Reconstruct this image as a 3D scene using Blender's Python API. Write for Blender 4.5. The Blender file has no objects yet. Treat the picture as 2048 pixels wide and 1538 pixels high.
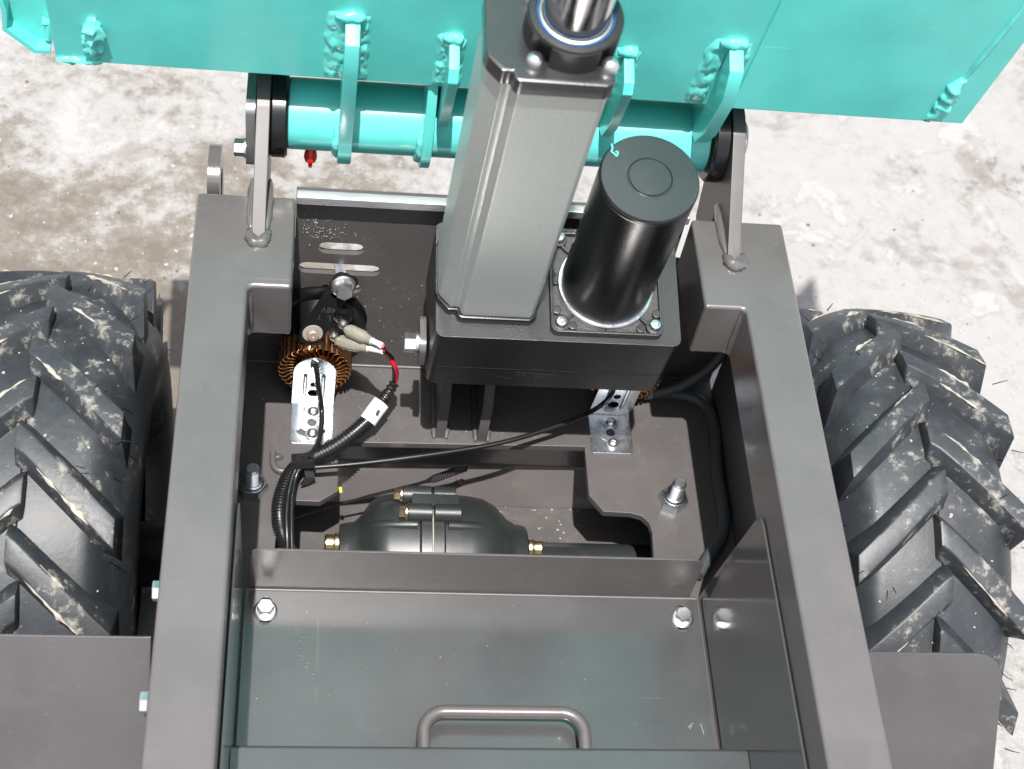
import bpy, bmesh, math, random
from mathutils import Vector, Matrix, noise
from mathutils.geometry import tessellate_polygon
R_ = math.radians
random.seed(7)
S = bpy.context.scene
COL = S.collection

# ------------------------------------------------------------------ camera, sky, sun, exposure
CAM_LOC = Vector((-0.15747, -0.61123, 1.42177))
FPX = 3129.09
RX = Vector((0.99041283, -0.04840579, 0.12938046))
RY = Vector((0.03899203, -0.80054797, -0.5979988))
RZ = Vector((0.13252187, 0.59731049, -0.79098554))
cam = bpy.data.cameras.new("camera")
cam.sensor_width = 36.0
cam.lens = FPX / 2048 * 36.0
cam.clip_start = 0.02
cam.clip_end = 200
cam.dof.use_dof = True
cam.dof.focus_distance = 1.36
cam.dof.aperture_fstop = 10.5
camo = bpy.data.objects.new("camera", cam)
COL.objects.link(camo)
m = Matrix.Identity(4)
for i in range(3):
    m[i][0] = RX[i]; m[i][1] = -RY[i]; m[i][2] = -RZ[i]; m[i][3] = CAM_LOC[i]
camo.matrix_world = m
S.camera = camo

SUN_DIR = Vector((-0.05, -0.315, 0.948)).normalized()      # towards the sun
EL = math.asin(SUN_DIR.z)
AZ = math.atan2(SUN_DIR.x, SUN_DIR.y)
W = bpy.data.worlds.new("World")
S.world = W
W.use_nodes = True
wn = W.node_tree.nodes
sky = wn.new("ShaderNodeTexSky")
sky.sky_type = 'NISHITA'
sky.sun_disc = False
sky.sun_elevation = EL
sky.sun_rotation = AZ % (2 * math.pi)
sky.dust_density = 3.0
# thin high cloud over the whole sky
wl = W.node_tree.links
tc_ = wn.new("ShaderNodeTexCoord"); cn = wn.new("ShaderNodeTexNoise"); cn.inputs["Scale"].default_value = 2.2; cn.inputs["Detail"].default_value = 6
wl.new(tc_.outputs["Generated"], cn.inputs["Vector"])
cr = wn.new("ShaderNodeMapRange"); cr.inputs[1].default_value = .3; cr.inputs[2].default_value = .7; cr.inputs[3].default_value = .45; cr.inputs[4].default_value = .85
wl.new(cn.outputs["Fac"], cr.inputs[0])
cm = wn.new("ShaderNodeMix"); cm.data_type = 'RGBA'; cm.inputs[7].default_value = (4.3, 4.35, 4.5, 1)
wl.new(cr.outputs[0], cm.inputs[0]); wl.new(sky.outputs[0], cm.inputs[6]); wl.new(cm.outputs[2], wn["Background"].inputs[0])
wn["Background"].inputs[1].default_value = 0.15
sl = bpy.data.lights.new("sun", 'SUN')
sl.energy = 5.0
sl.angle = R_(0.6)
sl.color = (1.0, 0.965, 0.93)
so = bpy.data.objects.new("sun", sl)
so.rotation_euler = SUN_DIR.to_track_quat('Z', 'Y').to_euler()
so.location = (-1, -2, 4)
COL.objects.link(so)
S.view_settings.view_transform = 'Standard'
S.view_settings.look = 'None'
S.view_settings.gamma = 1
S.cycles.caustics_reflective = False
S.cycles.caustics_refractive = False
S.view_settings.exposure = 0.7

GZ = -0.113          # ground level; rail tops are at 0.46, their outer faces at x = +-0.25


# ------------------------------------------------------------------ measuring helper: photo pixel on a known plane -> world point
def at(px, py, X=None, Y=None, Z=None, p0=None, nrm=None):
    v = RX * ((px - 1024) / FPX) + RY * ((py - 769) / FPX) + RZ
    if Z is not None: t = (Z - CAM_LOC.z) / v.z
    elif Y is not None: t = (Y - CAM_LOC.y) / v.y
    elif X is not None: t = (X - CAM_LOC.x) / v.x
    else: t = (Vector(p0) - CAM_LOC).dot(nrm) / v.dot(nrm)
    return CAM_LOC + v * t


# ------------------------------------------------------------------ materials
def nt(name):
    m = bpy.data.materials.new(name)
    m.use_nodes = True
    t = m.node_tree
    return m, t, t.nodes["Principled BSDF"]


def nd(t, typ, **kw):
    n = t.nodes.new(typ)
    for k, v in kw.items():
        if k in n.inputs: n.inputs[k].default_value = v
        else: setattr(n, k, v)
    return n


def ramp(t, src, p0, p1, c0=(0, 0, 0, 1), c1=(1, 1, 1, 1)):
    r = t.nodes.new("ShaderNodeValToRGB")
    r.color_ramp.elements[0].position = p0
    r.color_ramp.elements[1].position = p1
    r.color_ramp.elements[0].color = c0
    r.color_ramp.elements[1].color = c1
    t.links.new(src, r.inputs[0])
    return r.outputs[0]


def mixc(t, fac, a, b):
    n = t.nodes.new("ShaderNodeMix")
    n.data_type = 'RGBA'
    for i, v in ((6, a), (7, b)):
        if isinstance(v, tuple): n.inputs[i].default_value = v
        else: t.links.new(v, n.inputs[i])
    if isinstance(fac, float): n.inputs[0].default_value = fac
    else: t.links.new(fac, n.inputs[0])
    return n.outputs[2]


def coords(t):
    return nd(t, "ShaderNodeTexCoord").outputs["Object"]


def noise_n(t, co, scale, detail=4, rough=.55):
    n = nd(t, "ShaderNodeTexNoise", Scale=scale, Detail=detail, Roughness=rough)
    t.links.new(co, n.inputs["Vector"])
    return n.outputs["Fac"]


def paint(name, col, rough=.38, spec=.5, grain=1600, gs=.06, dust=0.25, dustcol=(.30, .28, .26, 1), metal=0, coat=0, wave=0.0, scr=0.0):
    m, t, b = nt(name)
    co = coords(t)
    g = noise_n(t, co, grain, 2)
    big = noise_n(t, co, 14, 5)
    sp = noise_n(t, co, 520, 2, .7)
    spk = ramp(t, sp, .71, .75)
    c = mixc(t, ramp(t, big, .3, .75), tuple(x * .88 for x in col) + (1,), tuple(min(1, x * 1.12) for x in col) + (1,))
    if dust > 0:
        mul = nd(t, "ShaderNodeMath", operation='MULTIPLY')
        t.links.new(spk, mul.inputs[0]); mul.inputs[1].default_value = dust
        c = mixc(t, mul.outputs[0], c, dustcol)
        film = nd(t, "ShaderNodeMath", operation='MULTIPLY')
        t.links.new(ramp(t, noise_n(t, co, 35, 6, .7), .52, .8), film.inputs[0]); film.inputs[1].default_value = dust * .22
        c = mixc(t, film.outputs[0], c, dustcol)
    if scr > 0:
        for rot, sc_v in ((.3, (4, 260, 260)), (-.9, (300, 5, 300))):
            mp = nd(t, "ShaderNodeMapping"); t.links.new(co, mp.inputs[0])
            mp.inputs["Rotation"].default_value = (0, 0, rot); mp.inputs["Scale"].default_value = sc_v
            n_ = noise_n(t, mp.outputs[0], 1.0, 2, .5)
            gate = ramp(t, noise_n(t, co, 17, 3), .50, .62)
            ml = nd(t, "ShaderNodeMath", operation='MULTIPLY'); t.links.new(ramp(t, n_, .70, .74), ml.inputs[0]); t.links.new(gate, ml.inputs[1])
            ml2 = nd(t, "ShaderNodeMath", operation='MULTIPLY'); t.links.new(ml.outputs[0], ml2.inputs[0]); ml2.inputs[1].default_value = scr
            c = mixc(t, ml2.outputs[0], c, dustcol)
    t.links.new(c, b.inputs["Base Color"])
    mr = nd(t, "ShaderNodeMapRange")
    t.links.new(big, mr.inputs[0])
    mr.inputs[3].default_value = rough - .06; mr.inputs[4].default_value = rough + .08
    t.links.new(mr.outputs[0], b.inputs["Roughness"])
    b.inputs["Metallic"].default_value = metal
    b.inputs["Specular IOR Level"].default_value = spec
    if coat:
        b.inputs["Coat Weight"].default_value = coat
        b.inputs["Coat Roughness"].default_value = .12
    bp = nd(t, "ShaderNodeBump", Strength=gs, Distance=.001)
    t.links.new(g, bp.inputs["Height"])
    last = bp
    if wave:
        b2 = nd(t, "ShaderNodeBump", Strength=wave, Distance=.004)
        t.links.new(noise_n(t, co, 26, 2), b2.inputs["Height"])
        t.links.new(bp.outputs[0], b2.inputs["Normal"])
        last = b2
    t.links.new(last.outputs[0], b.inputs["Normal"])
    return m


def metal(name, col, rough=.3, brushed=None, rust=0.0, met=1.0, bump=.04):
    m, t, b = nt(name)
    co = coords(t)
    mp = nd(t, "ShaderNodeMapping")
    t.links.new(co, mp.inputs[0])
    if brushed: mp.inputs["Scale"].default_value = brushed
    n = noise_n(t, mp.outputs[0], 120 if not brushed else 60, 5, .6)
    c = mixc(t, ramp(t, n, .3, .7), tuple(x * .85 for x in col) + (1,), tuple(min(1, x * 1.1) for x in col) + (1,))
    if rust:
        mul = nd(t, "ShaderNodeMath", operation='MULTIPLY')
        t.links.new(ramp(t, noise_n(t, co, 160, 4, .7), .55, .7), mul.inputs[0]); mul.inputs[1].default_value = rust
        c = mixc(t, mul.outputs[0], c, (.30, .13, .06, 1))
    t.links.new(c, b.inputs["Base Color"])
    b.inputs["Metallic"].default_value = met
    mr = nd(t, "ShaderNodeMapRange")
    t.links.new(n, mr.inputs[0])
    mr.inputs[3].default_value = max(.03, rough - .08); mr.inputs[4].default_value = rough + .1
    t.links.new(mr.outputs[0], b.inputs["Roughness"])
    bp = nd(t, "ShaderNodeBump", Strength=bump, Distance=.001)
    t.links.new(n, bp.inputs["Height"])
    t.links.new(bp.outputs[0], b.inputs["Normal"])
    return m


M = {}
M['frame'] = paint("charcoal paint", (.097, .088, .087), rough=.28, dust=.30, spec=.85, coat=.5, scr=.22, wave=.02)
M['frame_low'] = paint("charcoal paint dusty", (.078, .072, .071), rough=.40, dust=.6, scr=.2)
M['cover'] = paint("charcoal sheet paint", (.056, .056, .058), rough=.22, dust=.2, gs=.04, spec=.9, coat=.7, scr=.16, wave=.015)
M['mirror'] = paint("charcoal mirror paint", (.050, .048, .049), rough=.10, dust=.15, gs=.015, spec=.9, coat=.8)
M['frame_dim'] = paint("charcoal paint dimmed", (.052, .049, .050), rough=.42, dust=.25, spec=.6, scr=.2)  # frame paint copied darker: dimmer light on the mudguards put into the colour
M['satin'] = paint("satin black strap", (.005, .005, .0055), rough=.55, dust=.08, spec=.25, gs=.04)
M['rivet'] = metal("dull rivet", (.55, .44, .38), .55, met=.7)
M['grit'] = paint("brown grit", (.10, .082, .064), rough=.9, dust=0)
M['cast'] = paint("grey cast pocket", (.055, .053, .052), rough=.42, grain=700, gs=.4, dust=.1, metal=.4)
M['finroot'] = metal("dark copper", (.20, .07, .03), .45)
M['black'] = paint("black casting paint", (.0065, .0072, .0076), rough=.36, grain=900, gs=.2, dust=.10, spec=.7)
M['blackgloss'] = paint("black gloss paint", (.0045, .0048, .0055), rough=.27, gs=.02, dust=.06)
M['diff'] = paint("dusty black casting", (.020, .024, .024), rough=.36, grain=1100, gs=.15, dust=.7, dustcol=(.16, .15, .13, 1))
M['teal'] = paint("turquoise paint", (.105, .58, .53), rough=.33, gs=.02, dust=.10, dustcol=(.5, .75, .7, 1), coat=.35, wave=.03, scr=.35)
M['tealweld'] = paint("turquoise weld paint", (.125, .60, .55), rough=.30, gs=.02, dust=.05, dustcol=(.5, .75, .7, 1), coat=.4, wave=.5)
M['zinc'] = metal("zinc plate", (.60, .64, .67), .27, met=1.0, bump=.12)
M['bolt'] = metal("zinc bolt", (.80, .80, .80), .32, bump=.1)
M['boltrust'] = metal("weathered bolt", (.72, .71, .70), .38, rust=.8, bump=.1)
M['brass'] = metal("yellow zinc bolt", (.70, .58, .38), .32, rust=.15)
M['steel'] = metal("ground bare steel", (.72, .72, .74), .55, brushed=(1, 14, 14))
M['chrome'] = metal("chrome rod", (.72, .70, .70), .08, bump=.0)
M['alu'] = metal("anodised aluminium", (.54, .57, .54), .40, brushed=(30, 30, .6), met=.4)
M['blackcap'] = paint("black cap lacquer", (.008, .010, .011), rough=.33, grain=900, gs=.07, dust=.15, spec=.9, coat=.7)
M['copper'] = metal("copper fin", (.98, .48, .21), .28)
M['keeper'] = metal("galvanised keeper", (.42, .45, .44), .45, rust=.15)
M['red'] = paint("red plastic", (.55, .02, .015), rough=.35, dust=0)
M['redwire'] = paint("red wire", (.55, .01, .03), rough=.35, dust=0)
M['wire'] = paint("black wire sheath", (.010, .010, .011), rough=.28, gs=.02, dust=.03)
M['conduit'] = paint("black conduit", (.012, .012, .013), rough=.30, gs=.02, dust=.1)
M['rubber'] = paint("grey rubber cable", (.042, .050, .053), rough=.5, gs=.2, dust=.25)
M['white'] = paint("white tape", (.75, .74, .72), rough=.5, dust=0)
M['sealblue'] = paint("blue seal", (.03, .15, .42), rough=.4, dust=0)
M['yellow'] = paint("yellow paint mark", (.65, .50, .05), rough=.5, dust=0)
M['gasket'] = paint("grey sealant", (.28, .27, .23), rough=.6, dust=.2)
M['scuff'] = paint("pale scuff", (.17, .17, .17), rough=.6, dust=0)
M['stamp'] = paint("stamped edge", (.042, .042, .042), rough=.4, dust=0)
M['ink'] = paint("black print", (.02, .02, .02), rough=.6, dust=0)


def sleeve_mat():
    m, t, b = nt("clear sleeve")
    b.inputs["Base Color"].default_value = (.86, .84, .72, 1)
    b.inputs["Roughness"].default_value = .25
    b.inputs["Transmission Weight"].default_value = .74
    b.inputs["IOR"].default_value = 1.35
    return m


M['sleeve'] = sleeve_mat()


def rubber_tyre():
    m, t, b = nt("muddy tyre rubber")
    co = coords(t)
    n1 = noise_n(t, co, 22, 8, .68)
    n2 = noise_n(t, co, 130, 6, .7)
    n3 = noise_n(t, co, 420, 3, .7)
    geo = nd(t, "ShaderNodeNewGeometry")
    mul = nd(t, "ShaderNodeMath", operation='MULTIPLY_ADD')
    t.links.new(n2, mul.inputs[0]); mul.inputs[1].default_value = .55
    t.links.new(n1, mul.inputs[2])
    mask = ramp(t, mul.outputs[0], .865, .96, (0, 0, 0, 1), (.85, .85, .85, 1))
    specks = ramp(t, n3, .71, .75)
    mx = nd(t, "ShaderNodeMath", operation='MAXIMUM')
    sm = nd(t, "ShaderNodeMath", operation='MULTIPLY'); t.links.new(specks, sm.inputs[0]); sm.inputs[1].default_value = .45
    t.links.new(mask, mx.inputs[0]); t.links.new(sm.outputs[0], mx.inputs[1])
    base = mixc(t, ramp(t, noise_n(t, co, 9, 5), .35, .7), (.012, .015, .018, 1), (.026, .031, .037, 1))
    film = nd(t, "ShaderNodeMath", operation='MULTIPLY'); t.links.new(ramp(t, n1, .45, .75), film.inputs[0]); film.inputs[1].default_value = .20
    base = mixc(t, film.outputs[0], base, (.20, .195, .185, 1))
    mud = mixc(t, n2, (.17, .162, .145, 1), (.31, .295, .262, 1))
    t.links.new(mixc(t, mx.outputs[0], base, mud), b.inputs["Base Color"])
    r = nd(t, "ShaderNodeMapRange"); t.links.new(mx.outputs[0], r.inputs[0])
    r.inputs[3].default_value = .46; r.inputs[4].default_value = .9
    t.links.new(r.outputs[0], b.inputs["Roughness"])
    hs = nd(t, "ShaderNodeMath", operation='MULTIPLY_ADD')
    t.links.new(mx.outputs[0], hs.inputs[0]); hs.inputs[1].default_value = .6; t.links.new(n2, hs.inputs[2])
    bp = nd(t, "ShaderNodeBump", Strength=.22, Distance=.0012)
    t.links.new(hs.outputs[0], bp.inputs["Height"])
    t.links.new(bp.outputs[0], b.inputs["Normal"])
    return m


M['tyre'] = rubber_tyre()


def mud_mat():
    m, t, b = nt("dried mud")
    co = coords(t)
    t.links.new(mixc(t, noise_n(t, co, 200, 5), (.24, .22, .18, 1), (.42, .39, .34, 1)), b.inputs["Base Color"])
    b.inputs["Roughness"].default_value = .95
    return m


M['mud'] = mud_mat()


def ground_mat():
    m, t, b = nt("icy concrete")
    co = coords(t)
    c = co
    big = noise_n(t, c, 2.6, 3, .5)
    mid = noise_n(t, c, 9, 7, .62)
    fine = noise_n(t, c, 42, 8, .70)
    tiny = noise_n(t, c, 300, 4, .7)

    def madd(a, k, o):
        n = nd(t, "ShaderNodeMath", operation='MULTIPLY_ADD')
        t.links.new(a, n.inputs[0]); n.inputs[1].default_value = k
        if isinstance(o, float): n.inputs[2].default_value = o
        else: t.links.new(o, n.inputs[2])
        return n.outputs[0]
    sep = nd(t, "ShaderNodeSeparateXYZ"); t.links.new(co, sep.inputs[0])
    # ice thins out to bare concrete towards the near left
    lft = nd(t, "ShaderNodeMapRange"); t.links.new(madd(sep.outputs[0], .45, madd(sep.outputs[1], 1.0, 0.0)), lft.inputs[0])
    lft.inputs[1].default_value = .45; lft.inputs[2].default_value = 1.05; lft.inputs[3].default_value = -.20; lft.inputs[4].default_value = .07
    rgt = nd(t, "ShaderNodeMapRange"); t.links.new(sep.outputs[0], rgt.inputs[0])
    rgt.inputs[1].default_value = -.1; rgt.inputs[2].default_value = .5; rgt.inputs[3].default_value = 0.0; rgt.inputs[4].default_value = .22
    sumb = nd(t, "ShaderNodeMath", operation='ADD'); t.links.new(lft.outputs[0], sumb.inputs[0]); t.links.new(rgt.outputs[0], sumb.inputs[1])
    bias = nd(t, "ShaderNodeMath", operation='MINIMUM'); t.links.new(sumb.outputs[0], bias.inputs[0]); bias.inputs[1].default_value = .10
    s = madd(big, .9, madd(mid, .75, madd(fine, .80, madd(tiny, .32, -.925))))
    s2_ = nd(t, "ShaderNodeMath", operation='ADD'); t.links.new(s, s2_.inputs[0]); t.links.new(bias.outputs[0], s2_.inputs[1])
    s = s2_.outputs[0]
    cr_ = t.nodes.new("ShaderNodeValToRGB"); t.links.new(s, cr_.inputs[0])
    e = cr_.color_ramp.elements
    e[0].position = .22; e[0].color = (.115, .098, .079, 1)
    e[1].position = .62; e[1].color = (.300, .296, .288, 1)
    x_ = e.new(.36); x_.color = (.158, .142, .122, 1)
    x_ = e.new(.46); x_.color = (.235, .226, .212, 1)
    col = cr_.outputs[0]
    ice = ramp(t, s, .30, .62)
    # crisp crust of frost with broken edges
    cn_ = nd(t, "ShaderNodeTexNoise", Scale=13.0, Detail=11.0, Roughness=.66, Distortion=.5); t.links.new(c, cn_.inputs["Vector"])
    crust_s = nd(t, "ShaderNodeMath", operation='ADD'); t.links.new(cn_.outputs["Fac"], crust_s.inputs[0]); t.links.new(madd(bias.outputs[0], .9, 0.0), crust_s.inputs[1])
    crust = madd(ramp(t, crust_s.outputs[0], .525, .56), .75, 0.0)
    col = mixc(t, crust, col, mixc(t, fine, (.232, .226, .22, 1), (.30, .295, .29, 1)))
    # bare worn patches
    bn_ = nd(t, "ShaderNodeTexNoise", Scale=7.0, Detail=9.0, Roughness=.64, Distortion=.3); t.links.new(co, bn_.inputs["Vector"])
    bare = madd(ramp(t, bn_.outputs["Fac"], .57, .63), .6, 0.0)
    col = mixc(t, bare, col, mixc(t, fine, (.125, .108, .092, 1), (.20, .18, .16, 1)))
    rust = madd(ramp(t, noise_n(t, c, 5, 7, .66), .68, .80), .5, 0.0)
    col = mixc(t, rust, col, (.150, .105, .062, 1))
    spk = madd(ramp(t, noise_n(t, c, 170, 3, .65), .675, .71), .8, 0.0)
    col = mixc(t, spk, col, (.29, .286, .28, 1))
    pit = madd(ramp(t, noise_n(t, c, 120, 4, .7), .30, .37, (1, 1, 1, 1), (0, 0, 0, 1)), .30, 0.0)
    col = mixc(t, pit, col, (.075, .062, .052, 1))
    t.links.new(col, b.inputs["Base Color"])
    r = nd(t, "ShaderNodeMapRange"); t.links.new(ice, r.inputs[0]); r.inputs[3].default_value = .8; r.inputs[4].default_value = .5
    t.links.new(r.outputs[0], b.inputs["Roughness"])
    h = madd(crust, .9, madd(fine, .7, madd(tiny, .35, 0.0)))
    bp = nd(t, "ShaderNodeBump", Strength=.45, Distance=.006)
    t.links.new(h, bp.inputs["Height"])
    t.links.new(bp.outputs[0], b.inputs["Normal"])
    return m


M['ground'] = ground_mat()


def snow_mat():
    m, t, b = nt("snow grains")
    b.inputs["Base Color"].default_value = (.31, .306, .30, 1)
    b.inputs["Roughness"].default_value = .6
    return m


M['snow'] = snow_mat()


# ------------------------------------------------------------------ mesh helpers
class MB:
    def __init__(self):
        self.bm = bmesh.new()

    def _bevel(self, verts, w, seg=2, ang=30):
        if not w: return
        vs = set(verts)
        es = [e for e in self.bm.edges if e.verts[0] in vs and e.verts[1] in vs and len(e.link_faces) == 2 and e.calc_face_angle(0) > R_(ang)]
        if es:
            bmesh.ops.bevel(self.bm, geom=es, offset=w, segments=seg, profile=.5, affect='EDGES', clamp_overlap=True)

    def box(self, x0, x1, y0, y1, z0, z1, bev=.001, seg=2, fr=None):
        return self.prism([(x0, y0), (x1, y0), (x1, y1), (x0, y1)], z0, z1, 'XY', bev=bev, seg=seg, fr=fr)

    def prism(self, outer, t0, t1, plane='XY', holes=(), bev=.0008, seg=2, fr=None):
        """extrude a polygon; plane XY extrudes along z, YZ along x, XZ along y"""
        bm = self.bm
        loops = [outer] + list(holes)
        flat = [p for l in loops for p in l]

        def w(p, t):
            if plane == 'XY': v = Vector((p[0], p[1], t))
            elif plane == 'YZ': v = Vector((t, p[0], p[1]))
            else: v = Vector((p[0], t, p[1]))
            return fr @ v if fr is not None else v
        lo = [bm.verts.new(w(p, t0)) for p in flat]
        hi = [bm.verts.new(w(p, t1)) for p in flat]
        if holes or len(outer) > 4:
            tris = tessellate_polygon([[Vector((p[0], p[1], 0)) for p in l] for l in loops])
        else:
            tris = [tuple(range(len(outer)))]
        fs = []
        for tr in tris:
            try:
                fs.append(bm.faces.new([lo[i] for i in reversed(tr)]))
                fs.append(bm.faces.new([hi[i] for i in tr]))
            except ValueError:
                pass
        k = 0
        for l in loops:
            n = len(l)
            for i in range(n):
                a, b2 = k + i, k + (i + 1) % n
                fs.append(bm.faces.new((lo[a], lo[b2], hi[b2], hi[a])))
            k += n
        bmesh.ops.recalc_face_normals(bm, faces=fs)
        self._bevel(lo + hi, bev, seg)
        return self

    def lathe(self, prof, p0, axis, n=32, cap=True, up=None):
        """prof: list of (distance along axis, radius)"""
        axis = Vector(axis).normalized(); p0 = Vector(p0)
        a = (Vector(up) if up else (Vector((0, 0, 1)) if abs(axis.z) < .9 else Vector((1, 0, 0)))).cross(axis).normalized()
        b = axis.cross(a)
        rings = []
        fs = []
        for d, r in prof:
            if r <= 1e-6:
                rings.append([self.bm.verts.new(p0 + axis * d)])
            else:
                rings.append([self.bm.verts.new(p0 + axis * d + (a * math.cos(2 * math.pi * i / n) + b * math.sin(2 * math.pi * i / n)) * r) for i in range(n)])
        for r0, r1 in zip(rings, rings[1:]):
            for i in range(n):
                j = (i + 1) % n
                if len(r0) == 1 and len(r1) == 1: continue
                if len(r0) == 1: fs.append(self.bm.faces.new((r0[0], r1[j], r1[i])))
                elif len(r1) == 1: fs.append(self.bm.faces.new((r0[i], r0[j], r1[0])))
                else: fs.append(self.bm.faces.new((r0[i], r0[j], r1[j], r1[i])))
        if cap:
            for r in (rings[0], rings[-1]):
                if len(r) > 2:
                    fs.append(self.bm.faces.new(r))
        bmesh.ops.recalc_face_normals(self.bm, faces=fs)
        return self

    def cyl(self, p0, p1, r, n=24, bev=.0006, r2=None):
        p0 = Vector(p0); p1 = Vector(p1); L = (p1 - p0).length
        r2 = r if r2 is None else r2
        b = min(bev, L * .4, r * .5)
        return self.lathe([(0, r - b), (b, r), (L - b, r2), (L, r2 - b)], p0, p1 - p0, n)

    def hexa(self, p0, axis, af, h, rot=0, cham=.12):
        """hex head with chamfered top"""
        axis = Vector(axis).normalized(); p0 = Vector(p0)
        a = (Vector((0, 0, 1)) if abs(axis.z) < .9 else Vector((1, 0, 0))).cross(axis).normalized()
        b = axis.cross(a)
        R = af / math.sqrt(3)
        rings = []
        for d, s in ((0, 1), (h * (1 - cham), 1), (h, .93)):
            rings.append([self.bm.verts.new(p0 + axis * d + (a * math.cos(rot + i * math.pi / 3) + b * math.sin(rot + i * math.pi / 3)) * R * s) for i in range(6)])
        fs = []
        for r0, r1 in zip(rings, rings[1:]):
            for i in range(6):
                fs.append(self.bm.faces.new((r0[i], r0[(i + 1) % 6], r1[(i + 1) % 6], r1[i])))
        fs.append(self.bm.faces.new(rings[0])); fs.append(self.bm.faces.new(rings[-1]))
        bmesh.ops.recalc_face_normals(self.bm, faces=fs)
        return self

    def tube(self, pts, r, n=10, cap=True, jit=0, squash=None):
        """sweep a circle; r a number or a list"""
        pts = [Vector(p) for p in pts]
        N = len(pts)
        rr = r if isinstance(r, (list, tuple)) else [r] * N
        t0 = (pts[1] - pts[0]).normalized()
        ref = Vector((0, 0, 1)) if abs(t0.z) < .9 else Vector((1, 0, 0))
        u = (ref - t0 * ref.dot(t0)).normalized()
        rings = []
        for i, p in enumerate(pts):
            t = (pts[min(i + 1, N - 1)] - pts[max(i - 1, 0)]).normalized()
            u = (u - t * u.dot(t)).normalized()
            v = t.cross(u)
            ring = []
            for k in range(n):
                a = 2 * math.pi * k / n
                q = (u * math.cos(a) + v * math.sin(a))
                rad = rr[i] * (1 + (noise.noise(p * 180 + q * 1.5) * jit if jit else 0))
                ring.append(self.bm.verts.new(p + q * rad))
            rings.append(ring)
        fs = []
        for a, b in zip(rings, rings[1:]):
            for k in range(n):
                fs.append(self.bm.faces.new((a[k], a[(k + 1) % n], b[(k + 1) % n], b[k])))
        if cap:
            fs.append(self.bm.faces.new(rings[0])); fs.append(self.bm.faces.new(rings[-1]))
        bmesh.ops.recalc_face_normals(self.bm, faces=fs)
        return self

    def strip(self, pts, side, w, th):
        """flat band along pts, wide along `side`, thick along its normal"""
        pts = [Vector(p) for p in pts]; N = len(pts)
        sd = side if isinstance(side, list) else [Vector(side).normalized()] * N
        ww = w if isinstance(w, list) else [w] * N
        rings = []
        for i, p in enumerate(pts):
            t = (pts[min(i + 1, N - 1)] - pts[max(i - 1, 0)]).normalized()
            s = (sd[i] - t * sd[i].dot(t)).normalized()
            q = t.cross(s)
            rings.append([self.bm.verts.new(p + s * ww[i] / 2 * a + q * th / 2 * b) for a, b in ((-1, -1), (1, -1), (1, 1), (-1, 1))])
        fs = []
        for a, b in zip(rings, rings[1:]):
            for k in range(4):
                fs.append(self.bm.faces.new((a[k], a[(k + 1) % 4], b[(k + 1) % 4], b[k])))
        fs.append(self.bm.faces.new(rings[0])); fs.append(self.bm.faces.new(rings[-1]))
        bmesh.ops.recalc_face_normals(self.bm, faces=fs)
        return self

    def mesh(self, name, mat, smooth=38):
        me = bpy.data.meshes.new(name)
        self.bm.to_mesh(me)
        self.bm.free()
        me.materials.append(M[mat])
        if smooth:
            me.shade_smooth()
            me.set_sharp_from_angle(angle=R_(smooth))
        return me

    def build(self, name, mat, parent=None, smooth=38, wn=True):
        o = bpy.data.objects.new(name, self.mesh(name, mat, smooth))
        COL.objects.link(o)
        if parent is not None: o.parent = parent
        if wn and smooth:
            md = o.modifiers.new("weighted", 'WEIGHTED_NORMAL'); md.keep_sharp = True
        return o


def spline(pts, n=8):
    pts = [Vector(p) for p in pts]
    P_ = [pts[0] * 2 - pts[1]] + pts + [pts[-1] * 2 - pts[-2]]
    out = []
    for i in range(1, len(P_) - 2):
        a, b, c, d = P_[i - 1:i + 3]
        for k in range(n):
            s = k / n
            out.append(.5 * ((2 * b) + (c - a) * s + (2 * a - 5 * b + 4 * c - d) * s * s + (3 * b - a - 3 * c + d) * s ** 3))
    out.append(pts[-1])
    return out


def rrect(x0, x1, y0, y1, r, n=5, corners=(1, 1, 1, 1)):
    """rounded rectangle, corners: bl br tr tl"""
    out = []
    for (cx, cy, a0, sx, sy, on) in ((x0, y0, 180, 1, 1, corners[0]), (x1, y0, 270, -1, 1, corners[1]), (x1, y1, 0, -1, -1, corners[2]), (x0, y1, 90, 1, -1, corners[3])):
        if not on:
            out.append((cx, cy)); continue
        ox, oy = cx + sx * r, cy + sy * r
        for k in range(n + 1):
            a = R_(a0 + 90 * k / n)
            out.append((ox + r * math.cos(a), oy + r * math.sin(a)))
    return out


def arc(cx, cy, r, a0, a1, n=8):
    return [(cx + r * math.cos(R_(a0 + (a1 - a0) * k / n)), cy + r * math.sin(R_(a0 + (a1 - a0) * k / n))) for k in range(n + 1)]


def slot_loop(p0, p1, r, n=5):
    """stadium between two 2-D points"""
    a = math.degrees(math.atan2(p1[1] - p0[1], p1[0] - p0[0]))
    return arc(p1[0], p1[1], r, a - 90, a + 90, n) + arc(p0[0], p0[1], r, a + 90, a + 270, n)


def empty(name, parent=None, loc=(0, 0, 0)):
    o = bpy.data.objects.new(name, None)
    o.empty_display_size = .05
    COL.objects.link(o)
    if parent is not None: o.parent = parent
    o.location = loc
    return o


def dup(o, parent, mat4=None):
    c = o.copy()
    COL.objects.link(c)
    c.parent = parent
    if mat4 is not None: c.matrix_local = mat4
    return c


def weld(name, pts, r, parent, mat='frame', n=10, jit=.5, seg=6):
    pp = spline(pts, seg)
    N = len(pp)
    rr = [r * (.35 + .65 * min(1, 4 * min(i, N - 1 - i) / N + .15)) for i in range(N)]
    return MB().tube(pp, rr, n, jit=jit).build(name, mat, parent, smooth=80)


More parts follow.
